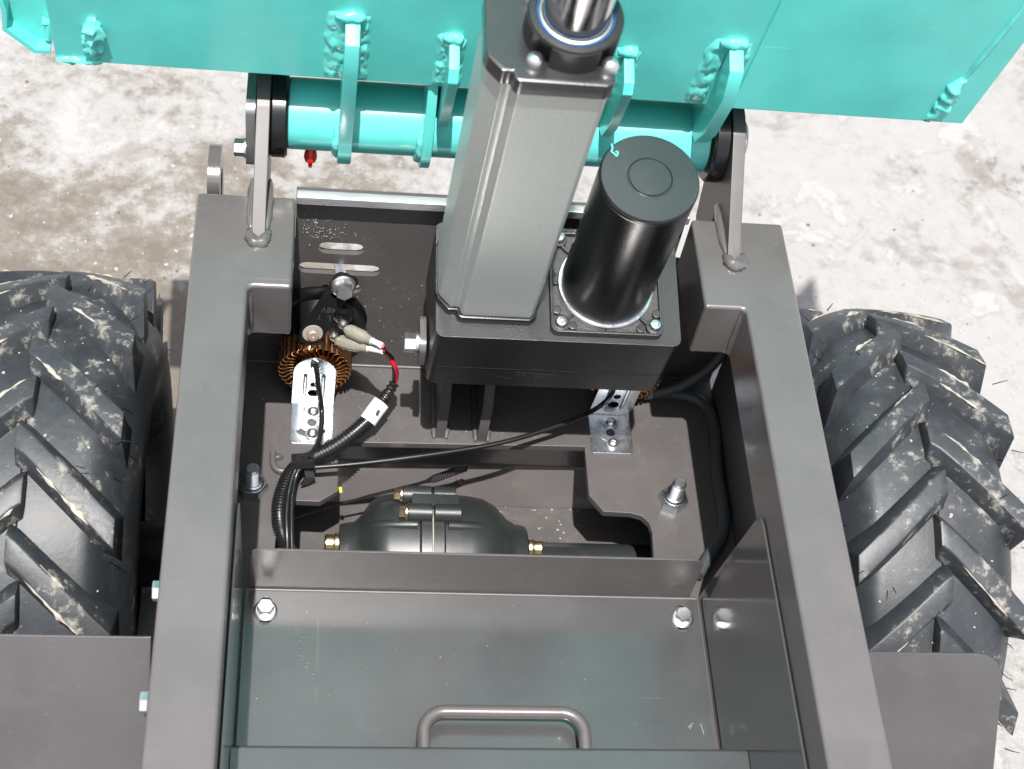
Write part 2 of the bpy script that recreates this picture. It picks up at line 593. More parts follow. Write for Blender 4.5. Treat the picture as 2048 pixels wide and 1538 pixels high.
# ------------------------------------------------------------------ the setting
bm = bmesh.new()
bmesh.ops.create_grid(bm, x_segments=40, y_segments=40, size=30)
me = bpy.data.meshes.new("ground"); bm.to_mesh(me); bm.free()
me.materials.append(M['ground'])
gnd = bpy.data.objects.new("ground", me); gnd.location = (0, 0, GZ)
COL.objects.link(gnd)
gnd['kind'] = 'structure'; gnd['label'] = 'pale concrete yard crusted with snow and ice'

# crumbs of snow and ice on the concrete: uncountable
sb = bmesh.new()
ico = bmesh.new(); bmesh.ops.create_icosphere(ico, subdivisions=1, radius=1.0)
iv = [v.co.copy() for v in ico.verts]; ifc = [[v.index for v in f.verts] for f in ico.faces]; ico.free()


def lump(bmx, c, s, flat=.6, jit=.3):
    q = Matrix.Rotation(random.uniform(0, 6.28), 3, Vector((random.gauss(0, 1), random.gauss(0, 1), random.gauss(0, 1))).normalized())
    vs = []
    for v in iv:
        p = q @ (v * (1 + random.uniform(-jit, jit)))
        vs.append(bmx.verts.new((c[0] + p.x * s, c[1] + p.y * s, c[2] + p.z * s * flat)))
    for f in ifc: bmx.faces.new([vs[i] for i in f])


for _ in range(2600):
    x = random.uniform(-1.0, -.22); y = random.uniform(.0, 1.5)
    if noise.noise(Vector((x * 5, y * 5, 3))) + random.uniform(-.5, .5) < -.05: continue
    s = .0007 + .0028 * random.random() ** 5
    lump(sb, (x, y, GZ + s * .1), s, .5, .5)
for _ in range(700):
    x = random.uniform(.28, 1.1); y = random.uniform(-.3, 1.5)
    s = .0006 + .0022 * random.random() ** 5
    lump(sb, (x, y, GZ + s * .1), s, .5, .5)
me = bpy.data.meshes.new("snow_crumbs"); sb.to_mesh(me); sb.free(); me.materials.append(M['snow'])
o = bpy.data.objects.new("snow_crumbs", me); COL.objects.link(o)
o['kind'] = 'stuff'; o['label'] = 'white snow crumbs scattered over the pale concrete'; o['category'] = 'snow'

# darker grit among the snow
gb = bmesh.new()
for _ in range(1500):
    x = random.uniform(-1.0, 1.1); y = random.uniform(.0, 1.6)
    if abs(x) < .2: continue
    if noise.noise(Vector((x * 4, y * 4, 9))) + random.uniform(-.4, .4) < .05: continue
    s_ = .0005 + .0019 * random.random() ** 4
    lump(gb, (x, y, GZ + s_ * .2), s_, .6, .5)
me = bpy.data.meshes.new("grit"); gb.to_mesh(me); gb.free(); me.materials.append(M['grit'])
o = bpy.data.objects.new("grit", me); COL.objects.link(o)
o['kind'] = 'stuff'; o['label'] = 'fine brown grit strewn over the icy concrete'; o['category'] = 'grit'

# ------------------------------------------------------------------ the machine
DUMPER = empty("mini_dumper", loc=(0, 0, GZ))
DUMPER['label'] = 'charcoal tracked-out wheeled mini dumper with its turquoise tub tipped up'
DUMPER['label'] = 'charcoal mini dumper with turquoise tub tipped up and knobbly muddy tyres'
DUMPER['category'] = 'mini dumper'
ROOT = DUMPER
INV = Matrix.Translation((0, 0, -GZ))


def reg(o, label=None):
    """parts are modelled in world coordinates; keep them there under the dumper"""
    if o.parent is ROOT: o.matrix_parent_inverse = INV
    if label: o['label'] = label
    return o


ZR, ZF, RH = .46, .22, .398

# --- frame rails with corner blocks
for s in (-1, 1):
    xo, xi = s * .25, s * .2035
    x0, x1 = min(xo, xi), max(xo, xi)
    xb = s * .169
    ip = [(xi - s * .004 + s * .004 * math.cos(R_(a)), .2035 - .004 + .004 * math.sin(R_(a))) for a in (90, 60, 30, 0)]
    ip = [(xi - s * .0045, .2035), (xi - s * .0015, .2025), (xi, .1990)]
    mb = MB().prism([(xo, -.75), (xo, .302), (xb, .302), (xb, .2035)] + ip + [(xi, -.75)], RH, ZR, 'XY', bev=.0062, seg=4, )
    rail = reg(mb.build("frame_rail", 'frame', ROOT))
    w = weld("weld_bead", [(xi - s * .002, .2025, RH + .006), (xi - s * .002, .2025, .43), (xi - s * .002, .2028, ZR - .009)], .0024, ROOT)
    reg(w)
    # side wall under the rail
    a0, a1 = sorted((s * .2498, s * .2438))
    reg(MB().box(a0, a1, -.75, .3015, .16, RH - .0005, .0006).build("side_wall", 'frame_low', ROOT))

# bare ground patch on the inside of the right-hand rail
# --- front wall with its long slots
def s2(px0, py0, px1, py1, r):
    a = at(px0, py0, Y=.312); b = at(px1, py1, Y=.312)
    return slot_loop((a.x + r, a.z), (b.x - r, b.z), r)


holes = [s2(636, 495, 729, 500, .0074), s2(596, 534, 761, 543, .0072), s2(640, 577, 722, 578, .0062)]
mb = MB().prism([(-.2435, .16), (.2435, .16), (.2435, .388), (.1688, .392), (.1688, ZR - .004), (-.1688, ZR - .004), (-.1688, .392), (-.2435, .388)], .312, .3178, 'XZ', holes=holes, bev=.0006)
wall = reg(mb.build("front_wall", 'frame_low', ROOT))
lip = MB().box(-.1688, .1688, .3025, .3118, ZR - .0098, ZR - .0005, .0015).build("wall_lip", 'steel', wall)
reg(weld("weld_bead", [(-.243, .3115, ZF + .001), (-.1, .3115, ZF + .001), (.1, .3115, ZF + .001), (.243, .3115, ZF + .001)], .0018, ROOT, 'frame_low', jit=.45))


# --- floor plate with its stepped opening
def fp(x, y): p = at(x, y, Z=ZF); return (p.x, p.y)


outline = [(-.2435, .3115), (-.2435, -.10), (-.160, -.10)]
outline += [fp(540, 1180), fp(556, 1040), fp(572, 1010), fp(590, 1001), fp(640, 1003), fp(676, 982), fp(676, 884)]
outline += [fp(1169, 893), fp(1178, 990), fp(1207, 1023)]
outline += [fp(1262, 1026), fp(1284, 1032), fp(1298, 1046), fp(1304, 1064), fp(1312, 1190)]
outline += [(.165, -.10), (.2435, -.10), (.2435, .3115)]
mb = MB().prism(outline, ZF - .008, ZF, 'XY', bev=.0008)
floor = reg(mb.build("floor_plate", 'frame_low', ROOT))
# under-floor beam and skid plate
reg(MB().prism([(.224, .1125), (.2485, .147), (.2500, .152), (.2500, .190), (.256, .197), (.311, .197), (.311, .1125)], -.2435, .2435, 'YZ', bev=.001).build("cross_beam", 'frame', ROOT))
skid = reg(MB().box(-.2435, .2435, -.3, .2352, .106, .112, .0005).build("skid_plate", 'frame_low', ROOT))

# studs with nuts standing on the floor plate
for px, py in ((495, 977), (1345, 1004)):
    p = at(px, py, Z=ZF) + Vector((.0045 if px < 900 else 0, 0, 0))
    mb = MB()
    L, r = .0335, .0066
    prof = []
    nth = 15
    prof.append((.010, r))
    for k in range(nth):
        d = .011 + k * (L - .0135) / nth
        prof += [(d, r), (d + .0007, r - .0008)]
    prof += [(L - .0016, r - .0003), (L, r - .0016)]
    mb.lathe(prof, p, (0, 0, 1), 24)
    st = reg(mb.build("floor_stud", 'bolt', ROOT, smooth=25))
    mb = MB().hexa(p + Vector((0, 0, .0004)), (0, 0, 1), 0.0240, .0100, rot=.45 if px < 900 else .12, cham=.15)
    mb.lathe([(.0088, .0108), (.0112, .0106), (.0128, .0096), (.0134, .0082), (.0124, .0074)], p, (0, 0, 1), 28, cap=False)
    mb.build("lock_nut", 'zinc', st)

# upright gussets between floor and wall
for pa, pb in (((870, 876), (897, 876)), ((953, 883), (978, 883))):
    a = at(*pa, Z=ZF); b = at(*pb, Z=ZF)
    x0, x1 = a.x, a.x + .0095
    g = reg(MB().prism([(a.y, ZF + .0002), (a.y + .001, ZF + .055), (.262, .335), (.3118, .335), (.3118, ZF + .0002)], x0, x1, 'YZ', bev=.0008).build("gusset_plate", 'frame_low', ROOT))
    for xx in (x0 - .001, x1 + .001):
        weld("weld_bead", [(xx, a.y - .001, ZF + .001), (xx, a.y + .02, ZF + .0018), (xx, .30, ZF + .0015)], .0032, g, 'frame_low')
    weld("weld_bead", [(x0 - .001, .30, ZF + .002), (x0 - .0015, .298, .27), (x0 - .001, .306, .31)], .003, g, 'frame_low')

# bent rod hook welded on the floor at the left
pts = [at(546, 906, Z=ZF + .003), at(546, 925, Z=ZF + .003), at(552, 937, Z=ZF + .003), at(566, 942, Z=ZF + .003), at(600, 938, Z=ZF + .003), at(640, 915, Z=ZF + .003), at(652, 893, Z=ZF + .003), at(661, 884, Z=ZF + .003)]
reg(MB().tube(spline(pts, 5), .0032, 10).build("cable_hook", 'frame_low', ROOT))
reg(weld("weld_bead", [at(540, 917, Z=ZF), at(552, 914, Z=ZF + .001), at(566, 916, Z=ZF)], .003, ROOT, 'frame_low'))

# --- battery cover: sheet, upright flange, bolts, grab handle
cov = empty("battery_cover", ROOT); cov.matrix_parent_inverse = INV
ZC = .2245
CY = .062
hole_c = []
bolts_c = [at(531, 1222, Z=ZC), at(1364, 1237, Z=ZC)]
for p in bolts_c:
    hole_c.append(slot_loop((p.x, p.y - .0085), (p.x, p.y + .0085), .0052))
MB().prism([(-.1995, -.36), (.1985, -.36), (.1985, CY), (-.1995, CY)], ZC - .002, ZC, 'XY', holes=hole_c, bev=.0004).build("cover_sheet", 'cover', cov)
fl = [(-.1965, ZC - .001), (.1915, ZC - .001)] + arc(.1795, ZC + .0535, .012, 0, 90, 6) + arc(-.1855, ZC + .0555, .010, 90, 180, 6)
mb = MB().prism(fl, CY, CY + .002, 'XZ', bev=.0006)
mb.tube([(-.198, CY - .0002, ZC - .0008), (.1975, CY - .0002, ZC - .0008)], .0019, 10)
mb.build("cover_flange", 'frame_low', cov)
MB().prism([(-.19, -.355), (.19, -.355), (.19, CY - .01), (-.19, CY - .01)], ZC - .030, ZC - .028, 'XY', bev=0).build("tray_sheet", 'blackgloss', cov)
for i, p in enumerate(bolts_c):
    mb = MB()
    mb.lathe([(0, .0102), (.0012, .0102), (.0022, .0090), (.0030, .0078)], (p.x, p.y, ZC + .0003), (0, 0, 1), 28)
    mb.hexa((p.x, p.y, ZC + .002), (0, 0, 1), .0128, .0072, rot=.52 + .2 * i)
    mb.build("flange_bolt", 'bolt', cov)
# handle lying a little above the sheet
hz = .0185
h0 = at(848, 1500, Z=ZC + hz); h1 = at(1172, 1500, Z=ZC + hz)
fy = at(1010, 1424, Z=ZC + hz).y
rr_ = .018
path = [(h0.x, -.17, ZC + .004), (h0.x, -.14, ZC + .016)] + [(h0.x + rr_ - rr_ * math.cos(R_(a)), fy - rr_ + rr_ * math.sin(R_(a)), ZC + hz) for a in range(0, 91, 15)]
path += [(h1.x - rr_ + rr_ * math.sin(R_(a)), fy - rr_ + rr_ * math.cos(R_(a)), ZC + hz) for a in range(0, 91, 15)] + [(h1.x, -.14, ZC + .016), (h1.x, -.17, ZC + .004)]
MB().tube(path, .0054, 16).build("grab_handle", 'frame', cov)
reg(MB().tube([(h0.x + .004, -.12, ZC + .001), (h0.x + .004, -.121, ZC + .001)], .0001, 4).build("x", 'frame', ROOT)) if False else None

mb = MB()
for k in range(15):
    q = k / 14
    c = at(592 + 34 * q + random.uniform(-10, 10), 1252 + 105 * q, Z=ZC + .00008)
    a = random.uniform(-.15, .25); l_ = random.uniform(.0015, .005)
    mb.strip([c - Vector((l_ / 2, a * l_ / 2, 0)), c + Vector((l_ / 2, a * l_ / 2, 0))], (0, 1, 0), .00022, .0001)
for p_, q_ in (((1376, 1455), (1386, 1446)), ((1380, 1458), (1384, 1448)), ((1401, 1447), (1408, 1469))):
    mb.strip([at(*p_, Z=ZC + .0001), at(*q_, Z=ZC + .0001)], (1, 0, 0), .0009, .0001)
sc_ = mb.build("scuff_mark", 'scuff', cov, smooth=0); sc_['kind'] = 'stuff'

# upright side plates of the battery bay, glossy
for s in (-1, 1):
    xa, xb_ = sorted((s * .2007, s * .2027))
    pl = [(-.60, .205), (.066, .2165)] + [(.0305, .411), (.0262, .4175), (.019, .4197)] + [(-.60, .430)]
    reg(MB().prism(pl, xa, xb_, 'YZ', bev=.0005).build("side_plate", 'mirror', ROOT))

# cross bar at the rear of the bay
cb = at(1000, 1492, Z=.30)
reg(MB().prism(rrect(cb.y - .055, cb.y, .262, .30, .004, 4), -.2004, .2004, 'YZ', bev=.0006).build("cross_bar", 'cover', ROOT))

# --- mudguard plates on both sides
for s, xin, xout in ((-1, -.2535, -.41), (1, .2525, .3615)):
    fr = Matrix.Translation((0, -.0985 if s < 0 else -.1005, .440)) @ Matrix.Rotation(R_(44), 4, 'X')
    # local x across, y down the slope (negative), thin in z
    out = [(xin, -.22), (xout, -.22)] + ([(xout - .012, 0), (xin, 0)] if False else []) if False else None
    if s > 0:
        poly = [(xin, -.24), (xout, -.24)] + arc(xout - .020, -.020, .020, 0, 90, 8) + [(xin, 0)]
    else:
        poly = [(xin, 0)] + arc(xout + .014, -.014, .014, 90, 180, 6) + [(xout, -.24), (xin, -.24)]
    mb = MB().prism(poly, -.003, 0, 'XY', bev=.0006, fr=fr)
    reg(mb.build("mudguard", 'frame_dim', ROOT))
for px, py in ((304, 1182), (279, 1405)):
    p = at(px, py, X=-.258)
    mb = MB()
    mb.lathe([(0, .0085), (.0015, .0085), (.0022, .0075)], (-.2503, p.y, p.z), (-1, 0, 0), 24)
    mb.hexa((-.2515, p.y, p.z), (-1, 0, 0), .0130, .0060, rot=.3)
    reg(mb.build("rail_bolt", 'bolt', ROOT))

# towing eye plate in front of the left rail
mb = MB().prism(rrect(.3205, .372, .37, .4585, .020, 8, (0, 0, 1, 1)), -.2440, -.2335, 'YZ', holes=[arc(.346, .423, .0155, 0, 337.5, 15)], bev=.001)
reg(mb.build("lifting_eye", 'frame', ROOT))
reg(MB().box(-.2440, -.2335, .3015, .325, .37, .40, .001).build("eye_base", 'frame', ROOT))

# --- hinge arms, bosses, pins
PY, PZ, TR = .363, .497, .0300
for s, xa, xb_ in ((-1, -.2035, -.1925), (1, .1950, .2060)):
    poly = [(.2545, .4585), (.338, .5255)] + arc(PY, PZ, .0375, 128, -8, 12) + [(.379, .4542), (.366, .398), (.330, .37), (.3205, .37), (.3205, .4585)]
    arm = reg(MB().prism(poly, xa, xb_, 'YZ', bev=.001).build("hinge_arm", 'frame_low', ROOT))
    xi = xb_ if s < 0 else xa
    boss = MB().lathe([(0, .0355), (.002, .0375), (.0125, .0375), (.0145, .0355)], (xi, PY, PZ), (-s, 0, 0), 32).build("hinge_boss", 'blackgloss', arm)  # grey bosses coloured black to paint in the shadow they stand in
    cx = (xa + xb_) / 2
    weld("weld_bead", [(cx - .008, .262, ZR + .001), (cx - .004, .249, ZR + .002), (cx + .004, .249, ZR + .002), (cx + .008, .262, ZR + .001)], .0045, arm, jit=.7)
    weld("weld_bead", [(cx + .0065, .262, ZR + .001), (cx + .0072, .29, ZR + .0016), (cx + .0072, .319, ZR + .001)], .0036, arm, jit=.35)
    weld("weld_bead", [(cx - .0065, .262, ZR + .001), (cx - .0072, .29, ZR + .0016), (cx - .0072, .319, ZR + .001)], .0036, arm, jit=.35)
    if s < 0:
        MB().prism(rrect(PY - .030, PY + .018, .459, .528, .008, 4), xa - .0085, xa - .0005, 'YZ', bev=.0008).build("pin_keeper", 'keeper', arm)
        mb = MB().lathe([(0, .0085), (.0015, .0085)], (xa - .0087, .342, .474), (-1, 0, 0), 24)
        mb.hexa((xa - .010, .342, .474), (-1, 0, 0), .0130, .0085, rot=.2)
        mb.build("keeper_bolt", 'bolt', arm)
    else:
        MB().lathe([(0, .0180), (.004, .0180), (.0062, .0150)], (xb_ + .0003, PY - .005, PZ + .006), (1, 0, 0), 28).build("pin_head", 'keeper', arm)

# --- the tub: underside panel, front slope, sides, hinge tube, ribs, welds
TUB = empty("tub", ROOT); TUB.matrix_parent_inverse = INV
TY, TZ = .330, .566
TA = R_(8)
tup = Vector((0, -math.sin(TA), math.cos(TA)))
tn = Vector((0, -math.cos(TA), -math.sin(TA)))        # outward normal of the underside
T0 = Vector((0, TY, TZ))


def tub_at(px, py, off=0): return at(px, py, p0=T0 + tn * off, nrm=tn)


def quad_panel(mb, pts, th, d):
    """thick panel from 3-D outline"""
    d = Vector(d).normalized() * th
    bmx = mb.bm
    lo = [bmx.verts.new(Vector(p)) for p in pts]; hi = [bmx.verts.new(Vector(p) + d) for p in pts]
    fs = [bmx.faces.new(lo), bmx.faces.new(hi[::-1])]
    n = len(pts)
    for i in range(n): fs.append(bmx.faces.new((lo[i], lo[(i + 1) % n], hi[(i + 1) % n], hi[i])))
    bmesh.ops.recalc_face_normals(bmx, faces=fs)
    mb._bevel(lo + hi, .0012, 2)


HT = .70
bl, br = tub_at(112, 120), tub_at(1925, 245)
# side edges lean outwards a little towards the rear
dl = (tub_at(90, 0) - bl); dl /= dl.dot(tup)
dr = (tub_at(2048, 85) - br); dr /= dr.dot(tup)
tl, tr = bl + dl * HT, br + dr * HT
mb = MB(); quad_panel(mb, [bl, br, tr, tl], .004, -tn)
mb.build("underside_panel", 'teal', TUB)
# right-hand overlapped sheet, a hair proud of the panel
ra, rb = tub_at(1460, 214), tub_at(1562, 0)
rd = rb - ra; rd /= rd.dot(tup)
mb = MB(); quad_panel(mb, [ra + tn * .0002 + tup * .001, br + tn * .0002 + tup * .001 + Vector((-.001, 0, 0)), br + dr * HT * .96 + tn * .0002 + Vector((-.003, 0, 0)), ra + rd * HT * .96 + tn * .0002], .0022, tn)
mb.build("side_sheet", 'teal', TUB)
# front slope and side walls run away from the camera
fdir = Vector((0, .84, -.53)).normalized()
fl_, fr_ = bl + fdir * .20, br + fdir * .20
e_ = Vector((0, .0005, -.0005))
mb = MB(); quad_panel(mb, [bl + fdir * .003 - tn * .003, br + fdir * .003 - tn * .003, fr_, fl_], .004, (0, .53, .84))
mb.build("front_slope", 'teal', TUB)
inn = -tn
for a, b, c, s in ((bl, tl, fl_, -1), (br, tr, fr_, 1)):
    mb = MB()
    o1 = Vector((s * .03, 0, 0))
    ins = Vector((-s * .004, 0, 0))
    quad_panel(mb, [a + ins + inn * .005, b + ins + inn * .006, b + inn * .06, a + ins + inn * .06], .004, (-s, 0, 0))
    mb.build("side_wall_sheet", 'teal', TUB)
# folded stiffener that shows beyond the left edge
k = .405
sp_ = [at(-40, -160, Y=k), at(13, 0, Y=k), at(14, 36, Y=k), at(74, 80, Y=k), at(104, 82, Y=k), at(100, -160, Y=k)]
mb = MB(); quad_panel(mb, sp_, .004, (0, 1, 0)); mb.build("side_stiffener", 'teal', TUB)
mb = MB().strip([p + Vector((0, -.006, 0)) for p in sp_[:5]], [Vector((0, 1, 0))] * 5, .016, .004); mb.build("stiffener_rim", 'teal', TUB)
MB().tube([at(85, 42, Y=k - .004), at(99, 44, Y=k - .004), at(98, 76, Y=k - .004)], .004, 8).build("stiffener_hook", 'teal', TUB)

# hinge tube
MB().lathe([(0, TR - .001), (.001, TR), (.3555, TR), (.3565, TR - .001)], (-.178, PY, PZ), (1, 0, 0), 40).build("hinge_tube", 'teal', TUB)
def pz(z): return TY - (z - TZ) * math.tan(TA)


def weld_pad(x0, x1, z0, z1, par, amp=.0026, skew=0.0):
    """rough welded patch lying on the underside panel"""
    nu, nv = 14, 34
    bmx = bmesh.new(); g = []
    for a in range(nu + 1):
        row = []
        for b in range(nv + 1):
            fu, fv = a / nu, b / nv
            wob = noise.noise(Vector((fv * 7, x0 * 50, 1))) * .0022
            x = x0 + (x1 - x0) * fu + wob * (1 if x1 > x0 else -1) * fu + skew * (1 - fv)
            z = z0 + (z1 - z0) * fv
            edge = min(1, (1 - fu) * 3.0) * min(1, fv * 8) * min(1, (1 - fv) * 7)
            q = Vector((x * 125, z * 125, x0 * 99))
            h = edge ** .6 * amp * (1.0 + .75 * noise.noise(q) + .45 * noise.noise(q * 2.2) + .22 * noise.noise(q * 6)) + amp * .5 * max(0, noise.noise(q * .45)) * edge - .0006
            y = pz(z)
            p = Vector((x, y, z)) + tn * h
            row.append(bmx.verts.new(p))
        g.append(row)
    for a in range(nu):
        for b in range(nv):
            bmx.faces.new((g[a][b], g[a + 1][b], g[a + 1][b + 1], g[a][b + 1]))
    bmesh.ops.recalc_face_normals(bmx, faces=bmx.faces[:])
    mb = MB(); mb.bm.free(); mb.bm = bmx
    return mb.build("weld_patch", 'tealweld', par, smooth=180)


# four ribs above the tube
for i, (x, ktop) in enumerate(((-.1305, .640), (-.0520, .624), (.0850, .622), (.1665, .640))):
    if i == 0:
        poly = [(pz(ktop) - .001, ktop), (.2985, ktop - .010), (.295, .602), (.3150, .537)] + arc(PY, PZ, .0400, 172, 300, 10) + [(.392, .490), (.375, .545), (.334, .567)]
    else:
        poly = [(pz(ktop) - .001, ktop), (.2985, ktop - .010), (.295, .602), (.315, .546), (.330, .523), (.352, .517), (.375, .530), (.365, .556), (.334, .567)]
    w_ = .0115 if i in (0, 3) else .0085
    rib = MB().prism(poly, x - w_ / 2, x + w_ / 2, 'YZ', bev=.0010).build("rib", 'teal', TUB)
    ww = .0135 if i in (0, 3) else .0090
    sk = (0, 0, .0, -.006)[i]
    weld_pad(x - w_ * .4, x - w_ / 2 - ww * (1.15 if i in (0, 3) else 1), .568, ktop + .006, rib, skew=sk)
    weld_pad(x + w_ * .4, x + w_ / 2 + ww * .62, .570, ktop + .003, rib)
    weld("weld_bead", [(x - ww, pz(ktop) - .001, ktop + .001), (x, pz(ktop) - .0025, ktop + .003), (x + ww * .7, pz(ktop) - .001, ktop + .001)], .0046, rib, 'tealweld', 12, .35, 8)
    if i == 0:
        ring = [(x - w_ / 2 - .001, PY + (TR + .0005) * math.cos(R_(a)), PZ + (TR + .0005) * math.sin(R_(a))) for a in range(150, 300, 12)]
        weld("weld_bead", ring, .0042, rib, 'tealweld', 8, .5, 3)
# separate gusset wrapped round the tube near the left middle rib
gx = -.0628
poly = [(.334, .566), (.3255, .530)] + arc(PY, PZ, .0395, 172, 300, 10) + [(.388, .50), (.372, .56)]
gus = MB().prism(poly, gx - .0042, gx + .0042, 'YZ', bev=.0008).build("gusset", 'teal', TUB)
ring = [(gx - .0052, PY + (TR + .0005) * math.cos(R_(a)), PZ + (TR + .0005) * math.sin(R_(a))) for a in range(150, 300, 12)]
weld("weld_bead", ring, .0042, gus, 'tealweld', 8, .5, 3)
# corner welds along the tub edges
weld("weld_bead", [tub_at(182, 36, .001), tub_at(190, 60, .001), tub_at(184, 85, .001), tub_at(195, 118, .0005)], .0065, TUB, 'tealweld', 12, .9, 8)
weld("weld_bead", [tub_at(112, 118, .0005), tub_at(160, 121, .0005), tub_at(205, 124, .0005)], .0030, TUB, 'tealweld', 10, .9, 6)
weld("weld_bead", [tub_at(1928, 158, .003), tub_at(1905, 180, .003), tub_at(1890, 205, .003), tub_at(1852, 240, .003)], .0060, TUB, 'tealweld', 12, .8, 8)
# seam bead
weld("weld_bead", [tub_at(1928, 158, .0026), tub_at(1990, 85, .0026), tub_at(2050, 12, .0026)], .0022, TUB, 'tealweld', 8, .2, 8)
# grease nipple with red cap
gp = at(622, 288, Y=.348)
mb = MB().lathe([(0, .0035), (.004, .0050), (.009, .0058), (.013, .0045), (.014, .002), (.019, .0016), (.020, .0005)], (gp.x, .350, PZ - .026), (0, -.25, -.9), 16)
mb.build("grease_cap", 'red', TUB)

# ------------------------------------------------------------------ lift actuator leaning back by 13 degrees
ACT = empty("lift_actuator", ROOT); ACT.matrix_parent_inverse = INV
A13 = R_(13)
AF = Matrix(((1, 0, 0, .048), (0, math.cos(A13), -math.sin(A13), .175), (0, math.sin(A13), math.cos(A13), .441), (0, 0, 0, 1)))
# local axes of AF: x = world X, y = away from camera (n), z = along the ram (u); origin on the housing's top front edge
A_O = Vector((.048, .175, .441)); A_U = Vector((0, -math.sin(A13), math.cos(A13))); A_N = Vector((0, math.cos(A13), math.sin(A13)))


def aloc(x, n, u): return AF @ Vector((x - .048, n, u))


def shift(poly, dx=-.048): return [(p[0] + dx, p[1]) for p in poly]


# gear housing
mb = MB()
mb.prism(shift(rrect(-.0530, .1500, .0, .106, .007, 5)), -.0925, 0, 'XY', bev=.0022, seg=3, fr=AF)
gh = mb.build("gear_housing", 'black', ACT, wn=True)
mb = MB()
mb.strip([aloc(-.0475, -.0001, -.058), aloc(.1445, -.0001, -.058)], A_U, .0009, .0004).build("parting_line", 'satin', ACT)
mb = MB()
for k in range(16):
    c_ = Vector((.045 + random.gauss(0, .014), -.00012, -.066 + random.gauss(0, .006)))
    l_ = random.uniform(.001, .007); a_ = random.gauss(0, .5)
    mb.strip([aloc(c_.x - l_ * math.cos(a_), c_.y, c_.z - l_ * math.sin(a_)), aloc(c_.x + l_ * math.cos(a_), c_.y, c_.z + l_ * math.sin(a_))], A_U, .00028, .0001)
sc2 = mb.build("scratch_mark", 'stamp', ACT, smooth=0); sc2['kind'] = 'stuff'
MB().prism(shift(rrect(.035, .148, .012, .104, .007, 5)), -.099, -.0928, 'XY', bev=.001, fr=AF).build("housing_base", 'black', ACT)


def column_poly(g=0.0):
    return [(.0265 + g, .0195 - g), (.0230, .0155 - g), (-.0315 - g * .5, .0155 - g), (-.0335 - g, .0175 - g), (-.0350 - g, .0225 - g), (-.0385 - g * .7, .0228 - g), (-.0415 - g, .0222 - g),
            (-.0500 - g, .0315 - g * .6), (-.0522 - g, .0360), (-.0522 - g, .0770), (-.0480 - g, .0850 + g), (-.0380, .0955 + g), (.0230, .0955 + g), (.0265 + g, .0915 + g)]


MB().prism(shift(column_poly(.0022)), .0003, .0085, 'XY', bev=.0012, fr=AF).build("column_collar", 'blackgloss', ACT)
UT = .322
MB().prism(shift(column_poly()), .0088, UT, 'XY', bev=.0010, fr=AF).build("column_tube", 'alu', ACT)
MB().prism(shift(column_poly(.0016)), UT + .0003, UT + .0155, 'XY', bev=.0016, fr=AF).build("column_cap", 'blackcap', ACT)
# round bearing housing with screw recesses
RC = (.0005, .052)
poly = []
for k in range(72):
    a = 2 * math.pi * k / 72
    r = .0305
    for sa in (225, 315, 45, 135):
        d = abs((math.degrees(a) - sa + 180) % 360 - 180)
        if d < 14: r = min(r, .0305 - .0062 * math.sqrt(max(0, 1 - (d / 14) ** 2)))
    poly.append((RC[0] + r * math.cos(a), RC[1] + r * math.sin(a)))
MB().prism(shift(poly), UT + .0157, UT + .0345, 'XY', bev=.0008, fr=AF).build("bearing_housing", 'black', ACT)
MB().lathe([(.0348, .0300), (.0362, .0292), (.0366, .0252), (.0348, .0248)], aloc(RC[0], RC[1], UT), A_U, 40, cap=False).build("bearing_cap", 'black', ACT)
MB().lathe([(.0345, .0247), (.0370, .0246), (.0373, .0241), (.0345, .0240)], aloc(RC[0], RC[1], UT), A_U, 40, cap=False).build("seal_ring", 'sealblue', ACT)
MB().lathe([(.030, .0232), (.0366, .0232), (.0370, .0218)], aloc(RC[0], RC[1], UT), A_U, 40, cap=False).build("wiper_ring", 'keeper', ACT)
MB().lathe([(.030, .0212), (.42, .0212), (.4215, .020)], aloc(RC[0], RC[1], UT), A_U, 48).build("ram_rod", 'chrome', ACT)
MB().lathe([(0, .026), (.002, .028), (.05, .028), (.052, .026)], aloc(RC[0], RC[1], UT + .422), A_U, 24).build("rod_end", 'black', ACT)
for sx, sn in ((-.0215, .0255), (.0215, .0255), (-.0215, .078), (.0215, .078)):
    MB().lathe([(0, .0056), (.003, .0056), (.0052, .0048), (.0066, .0030), (.0070, .0000)], aloc(RC[0] + sx * 1.10, RC[1] + (sn - .052) * .9, UT + .0158), A_U, 20).build("cap_screw", 'bolt', ACT)
# motor
MX, MN, MR, MH = .0868, .0500, .0375, .176
mp_hole = arc(MX, MN, .0395, 0, 355, 35)
sq = rrect(.0405, .1335, .0052, .0985, .0065, 5)
MB().prism(shift(sq), .0003, .0030, 'XY', bev=.0006, fr=AF).build("mounting_plate", 'cast', ACT)
MB().prism(shift(sq), .0032, .0082, 'XY', holes=[shift(rrect(.0428, .1312, .0075, .0962, .005, 4))], bev=.0005, fr=AF).build("plate_rim", 'black', ACT)
for a in (45, 135, 225, 315, 0, 90, 180, 270):
    L = .0555 if a % 90 else .0425
    d = Vector((math.cos(R_(a)), math.sin(R_(a))))
    c = Vector((MX, MN)) + d * (.040 + L) / 2
    perp = Vector((-d.y, d.x)) * .0011
    p = [Vector((MX, MN)) + d * .0405 - perp, Vector((MX, MN)) + d * L - perp, Vector((MX, MN)) + d * L + perp, Vector((MX, MN)) + d * .0405 + perp]
    MB().prism(shift([(q.x, q.y) for q in p]), .0032, .0075, 'XY', bev=.0003, fr=AF).build("plate_rib", 'black', ACT)
